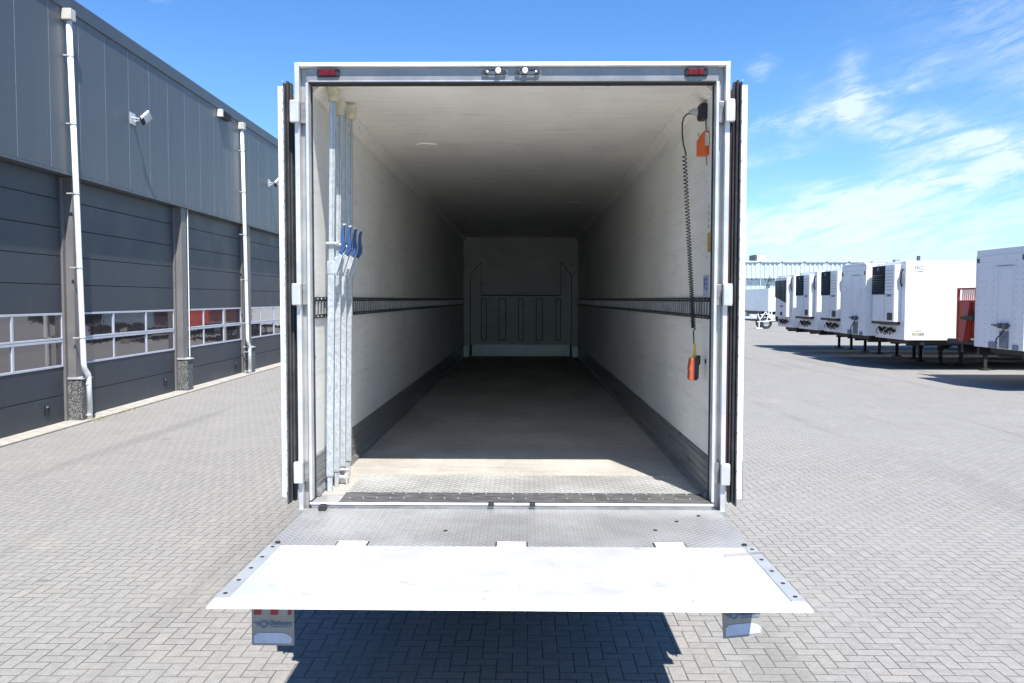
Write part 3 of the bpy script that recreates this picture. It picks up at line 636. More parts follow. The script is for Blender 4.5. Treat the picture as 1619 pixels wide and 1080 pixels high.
t3 = TR(12.9, 27.35, 'white trailer with a plain riveted front, standing between two reefer trailers')
trailer_body(t3, z0=1.13, z1=3.80); plain_front(t3, 1.13, 3.80)
m = MB().prism([(0.0, 3.8), (2.5, 3.8), (2.3, 3.87), (0.2, 3.87)], 'x', 0.0, 1.2); m.build('roof_fairing', M['white'], t3, 0.01)
t4 = TR(13.3, 30.45, 'reefer trailer with black louvred unit, third of the fridge units counted from the warehouse')
trailer_body(t4, z0=1.1, z1=3.78); fridge_unit(t4, zb=1.70, zt=3.70)
t5 = TR(13.3, 33.95, 'reefer trailer with black louvred unit, right behind the smoke coloured one')
trailer_body(t5, z0=1.1, z1=3.76); fridge_unit(t5, zb=1.70, zt=3.62)
t6 = TR(13.3, 37.35, 'farthest reefer of the row, fridge unit with slanting smoke coloured panel')
trailer_body(t6, z0=1.1, z1=3.72); fridge_unit(t6, 'smoke', zb=1.62, zt=3.60)
# far semi-trailer seen from its rear corner
ft = tag(empty('box_trailer', (27.3, 91.5, 0)), 'far white box trailer in front of the warehouse, its shaded long side facing left', 'trailer')
MB().box(0, 2.55, 0, 13.6, 1.15, 3.72).build('body', M['white_t'], ft, 0.02)
MB().box(0.0, 0.12, -0.03, -0.001, 1.15, 3.72).box(2.43, 2.55, -0.03, -0.001, 1.15, 3.72).box(1.25, 1.30, -0.03, -0.001, 1.15, 3.72).build('rear_frame', M['steel_l'], ft)
MB().box(0.5, 0.65, 0.2, 13.3, 0.8, 1.149).box(1.9, 2.05, 0.2, 13.3, 0.8, 1.149).box(0.1, 2.45, 3.0, 9.0, 0.75, 1.148).build('underframe', M['chassis'], ft)
for yy in (1.6, 2.9, 4.2):
    for xx in (0.22, 2.33):
        w = wheel(ft, xx, yy); w.rotation_euler = (0, 0, R(90))
MB().box(-0.02, 0.45, 9.5, 12.0, 0.45, 1.0).build('pallet_box', M['white'], ft, 0.02)

# unseen trailers added behind the open one, giving the workshop windows something to mirror
for (x_, y_, m_, lab) in ((1.4, 45.0, 'redpaint', 'red trailer added out of view beyond the open trailer for the third workshop door to mirror'),
                          (5.4, 46.0, 'far_win', 'slate trailer added out of view for the workshop windows to mirror, right of the red one'),
                          (-2.6, 47.0, 'white_t', 'white trailer added out of view for the workshop windows to mirror, left of the red one'),
                          (9.4, 44.5, 'chassis', 'black trailer added out of view for the workshop windows to mirror, rightmost of the hidden row')):
    q_ = TR(x_, y_, lab, R(90)); trailer_body(q_, z0=0.95, z1=3.7, bm_=m_)

# red flatbed between the two nearest trailers
rf = tag(empty('flatbed_trailer', (13.85, 21.0, 0)), 'red flatbed with a barred headboard between two white trailers', 'trailer')
hb = MB()
hb.box(0, 0.07, 0, 0.09, 1.25, 2.86).box(0, 0.07, 1.36, 1.45, 1.25, 2.86).box(0, 0.07, 0.09, 1.36, 2.80, 2.86).box(0, 0.07, 0.09, 1.36, 2.42, 2.47)
hb.box(0.02, 0.05, 0.09, 1.36, 1.30, 2.42).build('headboard', M['redpaint'], rf, 0.006)
hb = MB()
for i in range(9): hb.box(0.02, 0.05, 0.16 + i*0.12, 0.19 + i*0.12, 2.47, 2.80)
hb.build('headboard_bar', M['redpaint'], rf)
MB().prism([(-0.25, 1.2), (0.0, 1.2), (0.0, 2.42), (-0.06, 2.42)], 'y', 0.52, 0.80).build('gusset', M['redpaint'], rf, 0.006)
MB().box(-0.18, -0.08, 0.1, 0.60, 1.85, 2.0).tube([(-0.12, 0.9, 1.92), (-0.12, 0.4, 1.92)], 0.05, 8).build('hook', M['chassis'], rf, 0.01)
MB().box(-0.05, 11.5, -0.4, 1.9, 1.10, 1.24).build('deck', M['chassis'], rf, 0.01)
MB().box(0.1, 11.4, 0.2, 0.34, 0.82, 1.099).box(0.1, 11.4, 1.16, 1.30, 0.82, 1.099).build('underframe', M['chassis'], rf)
for xx in (8.6, 9.9):
    for yy in (-0.2, 1.7): wheel(rf, xx, yy)
for yy in (0.0, 1.5): MB().box(2.95, 3.12, yy - 0.06, yy + 0.06, 0.05, 0.9).box(2.88, 3.19, yy - 0.14, yy + 0.14, 0.0, 0.05).build('landing_leg', M['chassis'], rf)

# white gear of a drawbar trolley in front of the last reefer
dg = tag(empty('drawbar_trolley', (20.6, 68.0, 0)), 'low white drawbar trolley on black tyres at the far end of the reefer row', 'trolley')
m = MB()
for a, b in (((-0.6, 0, .75), (-0.1, 0, 1.45)), ((-0.1, 0, 1.45), (0.4, 0, .8)), ((-0.5, .1, 1.2), (0.5, .1, 1.25)), ((0.0, 0, .7), (0.25, 0, 1.6)), ((0.5, 0, .7), (0.4, 0, 1.5)), ((-0.8, 0, .6), (0.7, 0, .72)), ((-.75, 0, 1.3), (-.55, 0, .7))):
    m.bar(a, b, 0.07, 0.07, (0, 1, 0))
m.box(-0.2, 0.5, 0.1, 0.5, 0.75, 1.0).build('drawbar_frame', M['white'], dg, 0.006)
w = wheel(dg, 0.0, 0.2); w = wheel(dg, 0.0, 1.6)
MB().tube([(0, 0.2, 0.5), (0, 1.6, 0.5)], 0.06, 8).build('axle', M['chassis'], dg)
MB().box(-0.9, -0.35, -0.1, 0.2, 0.02, 0.10).box(-0.66, -0.6, 0.0, 0.06, 0.1, 0.65).build('support_foot', M['white'], dg)

# ---------------------------------------------------------------- the open trailer (the subject)
F, WI, HC, L = 1.25, 1.23, 3.815, 13.4
T = tag(empty('refrigerated_trailer', (0, 0, 0)), 'empty refrigerated box trailer in the middle, rear doors folded back and tail lift lowered flat', 'trailer')
bx = lambda name, m, *a, bev=0.0: MB().box(*a).build(name, m, T, bev)
# insulated walls as thick panels
for sx in (-1, 1):
    a, b = sorted((sx*WI, sx*1.295)); bx('side_wall', M['lining'], a, b, 0.10, L, F, HC)
    a, b = sorted((sx*1.2955, sx*1.30)); bx('outer_skin', M['white_t'], a, b, 0.08, L + 0.08, F - 0.10, 3.89)
    # cove between wall and ceiling
    q = MB().prism([(sx*WI, HC), (sx*WI, HC - 0.075), (sx*(WI - 0.012), HC - 0.075), (sx*(WI - 0.075), HC - 0.012), (sx*(WI - 0.075), HC)], 'y', 0.12, L); q.build('ceiling_cove', M['ceil'], T)
    # corrugated kick plate and floor profile
    pr = [(sx*WI, F), (sx*(WI - 0.034), F), (sx*(WI - 0.034), F + 0.022), (sx*(WI - 0.012), F + 0.045)]
    z = F + 0.045
    for i in range(4):
        pr += [(sx*(WI - 0.012), z + 0.034), (sx*(WI - 0.008), z + 0.038), (sx*(WI - 0.008), z + 0.044), (sx*(WI - 0.012), z + 0.048)]; z += 0.048
    pr += [(sx*(WI - 0.010), F + 0.25), (sx*WI, F + 0.256)]
    MB().prism(pr, 'y', 0.115, L - 0.001).build('kick_plate', M['kick'], T)
    # lashing rail
    rl = MB(); x0, x1 = sorted((sx*WI, sx*(WI - 0.010)))
    rl.box(x0, x1, 0.15, L - 0.05, 2.360, 2.382).box(x0, x1, 0.15, L - 0.05, 2.470, 2.494)
    xa, xb = sorted((sx*WI, sx*(WI - 0.004))); rl.box(xa, xb, 0.15, L - 0.05, 2.382, 2.470)
    ro = rl.build('lashing_rail', M['railm'], T)
    sl = MB(); xa, xb = sorted((sx*(WI - 0.0035), sx*(WI - 0.009)))
    sl.box(xa, xb, 0.165, L - 0.06, 2.385, 2.3878).box(xa, xb, 0.165, L - 0.06, 2.4642, 2.467)
    for i in range(260):
        y = 0.17 + i*0.080
        if y > L - 0.1: break
        sl.box(xa, xb, y, y + 0.032, 2.388, 2.464)
    sl.build('rail_web', M['web'], ro)
    bo = MB()
    for i in range(130):
        y = 0.2 + i*0.10
        if y > L - 0.1: break
        for zz in (2.371, 2.482): bo.disc((sx*(WI - 0.0115), y, zz), 0.0055, 'x', 0.003, 6)
    bo.build('rail_rivet', M['web'], ro)
bx('ceiling', M['ceil'], -1.295, 1.295, 0.10, L + 0.08, HC, 3.885)
bx('roof_skin', M['white_t'], -1.295, 1.295, 0.09, L + 0.085, 3.8855, 3.892)
bx('front_wall', M['bulk'], -1.295, 1.295, L, L + 0.085, F, HC)
# bulkhead: raised frame lines and slots
bk = MB(); y = L - 0.004
def line(x0, z0, x1, z1, w=0.012): bk.bar((x0, L - 0.003, z0), (x1, L - 0.003, z1), w, 0.006, (0, 1, 0))
for s in (-1, 1):
    line(s*1.09, 1.5, s*1.09, 3.0); line(s*1.09, 3.0, s*0.86, 3.28); line(s*0.86, 3.28, s*0.86, 2.56, 0.008)
line(-0.86, 2.565, 0.86, 2.565, 0.016)
for c, w in ((-0.80, 0.055), (-0.40, 0.072), (0.0, 0.05), (0.40, 0.068), (0.81, 0.05)):
    for a in (-w, w): line(c + a, 1.6, c + a, 2.49)
    for z in (1.6, 2.49): line(c - w, z, c + w, z)
bk.build('bulkhead_rib', M['gap'], T)
bx('bulkhead_scuff_plate', M['steel_l'], -1.05, 1.05, L - 0.012, L - 0.001, F + 0.002, F + 0.25)
for s in (-1, 1):
    a, b = sorted((s*1.06, s*1.09)); bx('bulkhead_gap', M['gap'], a, b, L - 0.014, L - 0.001, F + 0.002, F + 0.26)
    a, b = sorted((s*1.095, s*1.215)); bx('corner_plate', M['steel_l'], a, b, L - 0.35, L - 0.016, F + 0.003, F + 0.24)
# floor with chequer plate strip and scuffed sill
bx('floor', M['floor'], -WI, WI, 0.76, L, F - 0.06, F)
bx('chequer_strip', M['tread'], -1.05, WI, 0.21, 0.76, F - 0.05, F + 0.003)
bx('floor_edge', M['floor'], -WI, -1.05, 0.16, 0.76, F - 0.05, F + 0.001)
sill = MB().prism([(-0.03, F - 0.03), (0.21, F - 0.03), (0.21, F + 0.004), (0.205, F + 0.006), (0.03, F - 0.003), (-0.03, F - 0.006)], 'x', -1.05, 1.213).build('sill_plate', M['sill'], T)
MB().box(-1.213, -1.052, -0.03, 0.158, F - 0.03, F - 0.004).build('sill_corner', M['steel'], T)
bx('sill_lip', M['alu_w'], -1.22, 1.22, -0.055, -0.031, F - 0.012, F - 0.003, bev=0.002)
bx('sill_face', M['kick'], -1.21, 1.21, -0.050, -0.031, F - 0.07, F - 0.0125)
rv = MB()
for i in range(26):
    x = -1.0 + i*0.084
    for yy in (0.06, 0.17):
        if random.random() < 0.75: rv.disc((x, yy, F + 0.003 + (yy - .03)*0.04), 0.0045, 'z', 0.006, 8)
rv.build('sill_screw', M['steel_l'], T)
for x in (-0.12, 0.13): MB().box(x - 0.018, x + 0.018, -0.07, -0.028, F - 0.015, F + 0.004).build('stop_block', M['rubber'], T, 0.004)
MB().prism([(-1.155, -0.005), (-1.147, 0.016), (-1.113, 0.016), (-1.105, -0.005), (-1.11, -0.02), (-1.15, -0.02)], 'y', -0.125, -0.075).build('rubber_buffer', M['rubber'], T, 0.005, loc=(0, 0, 1.235))
# rear portal frame
for s in (-1, 1):
    def sb(name, m, xa, xb, *a, bev=0.002, par=T):
        x0, x1 = sorted((s*xa, s*xb)); return MB().box(x0, x1, *a).build(name, m, par, bev)
    p_ = sb('rear_post', M['steel'], 1.236, 1.272, 0.055, 0.099, F - 0.10, 3.87)
    sb('post_flange', M['steel_l'], 1.272, 1.30, 0.0, 0.079, F - 0.10, 3.893, par=p_)
    sb('post_inner_edge', M['steel_l'], 1.219, 1.236, 0.005, 0.099, F - 0.002, 3.775, par=p_)
    sb('post_seal', M['gap'], 1.214, 1.2188, 0.07, 0.0985, F - 0.002, 3.770, par=p_)
    sb('post_foot', M['steel'], 1.19, 1.30, -0.03, -0.001, F - 0.115, F - 0.05, par=p_)
    x0, x1 = sorted((s*1.17, s*1.30))
    MB().prism([(s*1.17, F - 0.05), (s*1.30, F - 0.05), (s*1.30, F - 0.10), (s*1.285, F - 0.11), (s*1.25, F - 0.10)], 'y', -0.045, -0.031).build('foot_gusset', M['steel'], p_)
M['beam'] = steel_mat('weathered_beam_steel', (0.27, 0.27, 0.275), 0.42, metal=0.45, smear=0.5)
tb = bx('top_beam', M['beam'], -1.2355, 1.2355, 0.026, 0.098, 3.783, 3.868, bev=0.002)
MB().box(-1.2715, 1.2715, -0.004, 0.079, 3.870, 3.893).build('top_flange', M['alu_w'], tb, 0.003)
MB().box(-1.218, 1.218, 0.01, 0.098, 3.7745, 3.7825).build('top_seal', M['gap'], tb)
MB().box(-1.218, 0.0, 0.018, 0.0345, 3.784, 3.790).build('drip_strip', M['steel_l'], tb)
MB().disc((0.0, 0.034, 3.835), 0.013, 'y', 0.006, 14).build('bore_hole', M['gap'], tb)
for s in (-1, 1):
    lp = MB().box(s*1.10 - 0.068, s*1.10 + 0.068, 0.012, 0.034, 3.812, 3.858).build('marker_light', M['black'], tb, 0.008)
    MB().box(s*1.10 - 0.050, s*1.10 + 0.010, 0.004, 0.0115, 3.818, 3.852).box(s*1.10 + 0.013, s*1.10 + 0.044, 0.004, 0.0115, 3.818, 3.852).build('red_lens', M['red'], lp, 0.002)
    k = MB().box(s*0.10 - 0.08, s*0.10 + 0.08, 0.024, 0.034, 3.815, 3.856)
    kk = k.build('lock_keeper', M['keeper'] if 'keeper' in M else M['steel'], tb, 0.012)
    k = MB()
    for d in (-0.065, 0.055): k.tube([(s*0.10 + d, 0.024, 3.836), (s*0.10 + d, 0.008, 3.836)], 0.013, 10)
    k.bar((s*0.10 - 0.06, 0.014, 3.822), (s*0.10 + 0.05, 0.014, 3.822), 0.007, 0.007).bar((s*0.10 - 0.05, 0.014, 3.849), (s*0.10 + 0.05, 0.014, 3.849), 0.005, 0.005)
    k.build('keeper_bolt', M['chassis'], kk)
    MB().tube([(s*0.08, 0.018, 3.842), (s*0.08, -0.012, 3.842)], 0.017, 12).tube([(s*0.145, 0.018, 3.838), (s*0.145, 0.0, 3.838)], 0.007, 8).build('keeper_roller', M['alu_w'], kk, 0.002)
# hinges
for s in (-1, 1):
    for zc in (3.60, 2.51, 1.425):
        x0, x1 = sorted((s*1.268, s*1.322))
        hg = MB().box(x0, x1, -0.035, 0.0, zc - 0.066, zc + 0.066).build('hinge', M['steel_l'], T, 0.006)
        x0, x1 = sorted((s*1.238, s*1.268)); MB().box(x0, x1, 0.015, 0.053, zc - 0.064, zc + 0.064).build('hinge_leaf', M['kick'], hg, 0.003)  # leaf takes a darker metal to paint the shaded recess beside the hinge
        x0, x1 = sorted((s*1.302, s*1.331)); MB().box(x0, x1, 0.001, 0.05, zc - 0.05, zc + 0.05).build('hinge_strap', M['steel'], hg)
# rear doors folded back along the sides
for s in (-1, 1):
    sb = lambda name, m, xa, xb, *a, bev=0.0, par=None: MB().box(*sorted((s*xa, s*xb)), *a).build(name, m, par or T, bev)
    dr = sb('rear_door', M['white'], 1.380, 1.415, 0.045, 1.27, F + 0.005, 3.765, bev=0.004)
    sb('door_core', M['white'], 1.342, 1.3795, 0.10, 1.22, F + 0.03, 3.74, par=dr)
    gk = MB(); rr = random.Random(5)
    for i, (xa, xb, ya) in enumerate(((1.334, 1.346, 0.055), (1.3475, 1.356, 0.03), (1.3575, 1.366, 0.045), (1.3675, 1.3785, 0.025))):
        x0, x1 = sorted((s*xa, s*xb)); xm = (x0+x1)/2
        gk.prism([(x0, 0.099), (x0, ya + 0.006), (xm, ya), (x1, ya + 0.006), (x1, 0.099)], 'z', F - 0.02 + rr.uniform(-.012, .012), 3.772 + rr.uniform(-.004, .022))
    gk.build('door_gasket', M['rubber_g'], dr)
    sb('gasket_carrier', M['rubber'], 1.333, 1.3795, 0.0995, 0.1, F, 3.76, par=dr)
    sr = MB(); x0, x1 = sorted((s*1.374, s*1.378)); sr.box(x0, x1, 0.0235, 0.0248, F + 0.05, F + 2.50)
    for i in range(22): sr.tube([(s*1.376, 0.024, F + 0.08 + i*0.117), (s*1.376, 0.016, F + 0.08 + i*0.117)], 0.004, 6)
    sr.build('gasket_screw', M['steel_l'], dr)
    sb('door_foot_guard', M['steel'], 1.4155, 1.421, 0.04, 1.2, F + 0.0, F + 0.25, par=dr)
    if s > 0: sb('seal_strip', M['maroon'], 1.3015, 1.325, 0.06, 0.075, F + 0.10, 3.74, par=dr)
# ceiling lamps
for x, y_ in ((-0.77, 2.3), (0.77, 6.76)):
    cl_ = MB().tube([(x, y_, HC - 0.001), (x, y_, HC - 0.010), (x, y_, HC - 0.014)], [0.10, 0.097, 0.08], 24).build('ceiling_lamp', M['ceil'], T)
    MB().tube([(x, y_, HC - 0.0145), (x, y_, HC - 0.017)], [0.055, 0.045], 16).build('lamp_lens', M['ceil'], cl_)
# stickers and small fittings on the right wall near the opening
xr = WI - 0.002
st_ = MB().box(xr - 0.001, xr, 0.20, 0.36, 2.505, 2.635).build('instruction_sticker', M['sticker'], T)
q = MB().box(xr - 0.002, xr - 0.0011, 0.31, 0.335, 2.55, 2.62)
for i in range(3):
    for j in range(2): q.box(xr - 0.002, xr - 0.0011, 0.265 - j*0.035, 0.285 - j*0.035, 2.60 - i*0.03, 2.618 - i*0.03)
q.build('sticker_print', M['stick_b'], st_)
ys = MB().box(xr - 0.001, xr, 0.175, 0.245, 2.775, 2.90).build('warning_sticker', M['yellow'], T)
q = MB()
for i in range(10): q.box(xr - 0.002, xr - 0.0011, 0.185, 0.235, 2.785 + i*0.0115, 2.7885 + i*0.0115)
q.build('sticker_print', M['ink'], ys)
for i in range(4): text('pen_mark', ('S', 'F', 'F', 'P')[i], 0.035, M['ink'], T, (xr, 0.22, 3.06 - i*0.042), (R(90), 0, R(-90)))
MB().disc((WI - 0.001, 0.27, 2.09), 0.016, 'x', 0.006, 14).build('wall_hole', M['gap'], T)
sk = MB().box(WI - 0.045, WI - 0.001, 0.30, 0.40, 3.62, 3.72).build('power_socket', M['black'], T, 0.008)
MB().box(WI - 0.05, WI - 0.044, 0.31, 0.39, 3.63, 3.71).build('socket_cover', M['rubber'], sk, 0.004)
MB().tube([(WI - 0.006, 0.33, 3.62), (WI - 0.005, 0.32, 3.55)], 0.003, 6).build('socket_wire', M['cable'], sk)
# underframe, wheels and tail lift gear
MB().box(-1.2, 1.2, -0.03, 0.019, F - 0.30, F - 0.072).box(-1.29, 1.29, 0.101, 3.0, F - 0.16, F - 0.11).box(-0.55, -0.42, 0.3, L, 0.85, F - 0.062).box(0.42, 0.55, 0.3, L, 0.85, F - 0.062).box(-1.29, 1.29, 0.02, 0.10, F - 0.25, F - 0.1).build('underframe', M['chassis'], T)  # beams, plus a rear board added to stop sunlight leaking behind the platform
for yy in (3.2, 4.5, 5.8):
    for xx in (-1.08, 1.08):
        w = wheel(T, xx, yy); w.rotation_euler = (0, 0, R(90))
MB().tube([(-1.1, 3.2, .5), (1.1, 3.2, .5)], .07, 8).tube([(-1.1, 4.5, .5), (1.1, 4.5, .5)], .07, 8).tube([(-1.1, 5.8, .5), (1.1, 5.8, .5)], .07, 8).box(-0.5, -0.44, 3.1, 5.9, 0.45, 0.84).box(0.44, 0.5, 3.1, 5.9, 0.45, 0.84).build('axle', M['chassis'], T)
for x in (-0.45, 0.45): MB().bar((x, 0.35, 0.75), (x, -0.55, 1.10), 0.09, 0.12).bar((x + 0.12, 0.45, 0.62), (x + 0.12, -0.35, 0.98), 0.06, 0.06).build('lift_arm', M['chassis'], T, 0.008)
MB().box(-1.15, 1.15, 0.30, 0.46, 0.62, 0.78).build('lift_crossbeam', M['chassis'], T, 0.01)
# tail lift platform: chequer inner half, bright outer half
PZ = 1.215
pf = MB().box(-1.235, 1.25, -0.845, -0.053, PZ - 0.05, PZ).build('lift_platform', M['tread_fine'], T, 0.003)
op = MB().prism([(-0.850, PZ - 0.045), (-0.850, PZ + 0.003), (-1.66, PZ + 0.003), (-1.715, PZ - 0.001), (-1.73, PZ - 0.008), (-1.70, PZ - 0.012), (-1.15, PZ - 0.045)], 'x', -1.232, 1.262).build('outer_plate', M['lift_plate'], pf, 0.002)
for s, x0 in ((-1, -1.229), (1, 1.2)):
    MB().box(x0, x0 + 0.058, -1.635, -0.862, PZ + 0.0035, PZ + 0.0075).build('edge_strip', M['strip'], pf, 0.001)
    rv = MB()
    for i in range(5): rv.disc((x0 + 0.03, -0.895 - i*0.173, PZ + 0.0085), 0.010, 'z', 0.003, 10)
    rv.build('edge_rivet', M['gap'], pf)
for x in (-0.81, 0.015, 0.83):
    h = MB().box(x - 0.075, x + 0.075, -0.905, -0.772, PZ - 0.002, PZ + 0.006).build('platform_hinge', M['alu_w'], pf, 0.003)
    MB().box(x - 0.084, x - 0.0755, -0.905, -0.766, PZ - 0.01, PZ + 0.0015).box(x + 0.0755, x + 0.084, -0.905, -0.766, PZ - 0.01, PZ + 0.0015).box(x - 0.0755, x + 0.0755, -0.7715, -0.764, PZ - 0.01, PZ + 0.0015).build('hinge_slot', M['gap'], h)
MB().box(-1.232, 1.247, -0.8495, -0.8455, PZ - 0.04, PZ - 0.004).build('fold_gap', M['gap'], pf)
for x, yy in ((-0.35, -0.55), (1.10, -0.20), (0.95, -0.33), (0.8, -0.52)): MB().disc((x, yy, PZ + 0.002), 0.012, 'z', 0.004, 8).build('platform_scar', M['gap'], pf)
MB().disc((1.215, -0.80, PZ + 0.004), 0.014, 'z', 0.008, 8).build('platform_bolt', M['gap'], pf)
MB().disc((-1.20, -0.80, PZ + 0.004), 0.014, 'z', 0.008, 8).build('platform_bolt', M['gap'], pf)

# warning flags hanging from the platform sides
def flag(xc, y, rz, label, bend, zf=0.755):
    r = tag(empty('warning_flag', (xc, y, zf), rz), label, 'flag', 'warning flags hanging under the platform edge')
    N = 10; m = MB()
    for i in range(N + 1):
        z = 0.42*i/N; dy = bend*math.sin(i/N*3.0)
        for x in (-0.106, 0.106): m.v.append((x, dy, z)); m.v.append((x, dy + 0.005, z))
    for i in range(N):
        a = i*4; b = a + 4
        m.f += [[a, a+2, b+2, b], [a+1, b+1, b+3, a+3], [a, b, b+1, a+1], [a+2, a+3, b+3, b+2]]
    m.f += [[0, 1, 3, 2], [N*4, N*4+2, N*4+3, N*4+1]]
    fl = m.build('flag_sheet', M['flag'], r)
    def dyz(z): return bend*math.sin(z/0.42*3.0)
    def patch(name, pts, mm, off=0.003):
        n = MB(); k = len(pts); n.v = [(x, dyz(z) - off, z) for x, z in pts] + [(x, dyz(z) - off + 0.001, z) for x, z in pts]
        n.f = [list(range(k)), list(range(k, 2*k))[::-1]] + [[i, (i+1) % k, k+(i+1) % k, k+i] for i in range(k)]
        return n.build(name, mm, fl)
    patch('reflector', [(-0.094, 0.012), (0.092, 0.012), (0.096, 0.038), (0.086, 0.052), (0.05, 0.064), (-0.072, 0.064), (-0.094, 0.050)], M['refl'])
    for x0 in (-0.095, -0.012, 0.075):
        w_ = 0.046 if x0 < 0.07 else 0.022
        for (z0, z1) in ((0.155, 0.215), (0.275, 0.335)): patch('red_stripe', [(x0, z0), (x0 + w_*0.8, z0), (x0 + w_, z1), (x0 + 0.006, z1)], M['redfilm'])
    ring = MB(); n = 20
    for i in range(n):
        t = 2*math.pi*i/n
        for rr in (0.020, 0.0115): ring.v.append((-0.045 + rr*math.cos(t), dyz(0.11) - 0.004, 0.108 + rr*math.sin(t)))
    for i in range(n): a = 2*i; b = 2*((i+1) % n); ring.f.append([a, b, b+1, a+1])
    for zz, xl in ((0.116, -0.096), (0.109, -0.085), (0.101, -0.078)): ring.box(xl, -0.066, dyz(0.11) - 0.0045, dyz(0.11) - 0.0035, zz - 0.002, zz + 0.002)
    ring.build('flag_emblem', M['logo'], fl)
    text('flag_lettering', 'Olsthoorn', 0.031, M['logo'], fl, (0.038, dyz(0.112) - 0.004, 0.112), (R(90), 0, 0), bold=0.0006, sx=0.88)
    MB().box(-0.012, 0.09, dyz(0.09) - 0.0045, dyz(0.09) - 0.0035, 0.0925, 0.0955).build('flag_small_print', M['logo'], fl)
flag(-1.172, -1.0, R(0), 'grey warning flag with red stripes hanging under the left end of the platform', 0.004)
flag(1.165, -1.0, R(14), 'slightly twisted warning flag hanging under the right end of the platform', 0.02, 0.815)

# ---------------------------------------------------------------- load bars standing against the left wall
def load_bar(b, t, label, foot, w=0.045, lev=True, lz=2.70):
    r = tag(empty('load_bar', b), label, 'load bar', 'galvanised load bars against the left wall')
    B = Vector((0, 0, 0)); Tp = Vector(t) - Vector(b); d = Tp.normalized()
    P = lambda z: B + d*(z/d.z)
    z_in = 0.10; w *= 0.88
    MB().bar(P(0.0), P(z_in), w - 0.010, w - 0.010, (0, 1, 0)).build('inner_tube', M['galv'], r, 0.002)
    MB().bar(P(z_in + 0.001), P(1.44), w + 0.002, w + 0.002, (0, 1, 0)).build('lower_tube', M['galv'], r, 0.003)
    up = MB().bar(P(1.441), P(Tp.z), w - 0.006, w - 0.006, (0, 1, 0))
    up.build('upper_tube', M['galv'], r, 0.003)
    hz = MB()
    for i in range(60): 
        z = 1.62 + i*0.014
        p = P(z); hz.tube([p + Vector((w/2 - 0.012, -w/2 + 0.0035, 0)), p + Vector((w/2 - 0.012, -w/2 + 0.0015, 0))], 0.003, 6)
    hz.build('adjusting_hole', M['gap'], r)
    if foot:
        f0, f1 = P(Tp.z + 0.001), P(Tp.z + 0.085)
        MB().tube([f0, f0 + (f1-f0)*0.35, f0 + (f1-f0)*0.8, f1], [0.028, 0.033, 0.040, 0.043], 14).build('rubber_foot', M['cream'], r, smooth=False)
    if lev:
        c = P(lz - b[2]); x0 = w/2
        br = MB().box(c.x - w/2 - 0.004, c.x + w/2 + 0.006, c.y - w/2 - 0.004, c.y + w/2 + 0.004, c.z - 0.06, c.z + 0.02)
        br.prism([(c.x + x0, c.z - 0.07), (c.x + x0 + 0.012, c.z - 0.07), (c.x + x0 + 0.05, c.z + 0.05), (c.x + x0 + 0.03, c.z + 0.07), (c.x + x0, c.z + 0.04)], 'y', c.y - 0.016, c.y + 0.016)
        br.tube([c + Vector((-w/2 - 0.01, -0.026, 0.13)), c + Vector((w/2 + 0.03, -0.026, 0.13))], 0.009, 8)
        br.build('clamp_bracket', M['galv'], r, 0.002)
        pts = [(x0 + 0.025, 0.055), (x0 + 0.052, 0.095), (x0 + 0.056, 0.13), (x0 + 0.052, 0.17), (x0 + 0.054, 0.21), (x0 + 0.062, 0.245)]
        lv = MB(); prev = None
        for i, (u, v) in enumerate(pts):
            hw = (0.013, 0.014, 0.013, 0.010, 0.008, 0.007)[i]
            base = len(lv.v); lv.v += [(c.x + u + a*hw, c.y + q*0.015, c.z + v) for a, q in ((-1, -1), (1, -1), (1, 1), (-1, 1))]
            if i: lv.f += [[base - 4 + k, base - 4 + (k+1) % 4, base + (k+1) % 4, base + k] for k in range(4)]
        lv.f += [[3, 2, 1, 0], [len(lv.v) - 4 + k for k in range(4)]]
        lo = lv.build('lever', M['blue'], r, 0.003)
        MB().disc((c.x + x0 + 0.028, c.y, c.z + 0.062), 0.007, 'y', 0.036, 10).box(c.x + x0 + 0.054, c.x + x0 + 0.072, c.y - 0.014, c.y + 0.014, c.z + 0.246, c.z + 0.254).build('lever_pin', M['steel_l'], lo)
    return r
load_bar((-1.160, 0.23, F + 0.002), (-1.118, 0.22, 3.71), 'front load bar, nearest the opening, tallest one with a cream rubber foot on top', True)
load_bar((-1.150, 0.38, F + 0.002), (-1.108, 0.36, 3.655), 'second load bar, tucked half behind the front one, small cream foot', True, 0.04)
load_bar((-1.145, 0.54, F + 0.004), (-1.108, 0.55, 3.77), 'third load bar, the one without a rubber foot on top', False, 0.04)
load_bar((-1.150, 0.74, F + 0.004), (-1.110, 0.72, 3.70), 'rearmost load bar, its blue lever sticking out farthest over the wall', True, 0.046)
# ratchet fitting lying at the foot of the bars
rt = tag(empty('ratchet_fitting', (-1.13, 0.47, F + 0.002)), 'small steel ratchet fitting on the floor between the feet of the load bars', 'ratchet')
MB().box(-0.035, -0.028, -0.04, 0.05, 0.0, 0.07).box(0.028, 0.035, -0.04, 0.05, 0.0, 0.07).build('side_plate', M['steel_l'], rt, 0.003)
MB().tube([(-0.04, 0.0, 0.04), (0.04, 0.0, 0.04)], 0.018, 10).tube([(-0.04, 0.04, 0.085), (0.04, 0.04, 0.085)], 0.010, 8).tube([(-0.03, 0.04, 0.085), (-0.03, -0.01, 0.11)], 0.006, 6).build('spindle', M['steel'], rt)
MB().disc((-0.022, 0.0, 0.04), 0.03, 'x', 0.006, 12).disc((0.022, 0.0, 0.04), 0.03, 'x', 0.006, 12).build('toothed_wheel', M['steel_l'], rt)

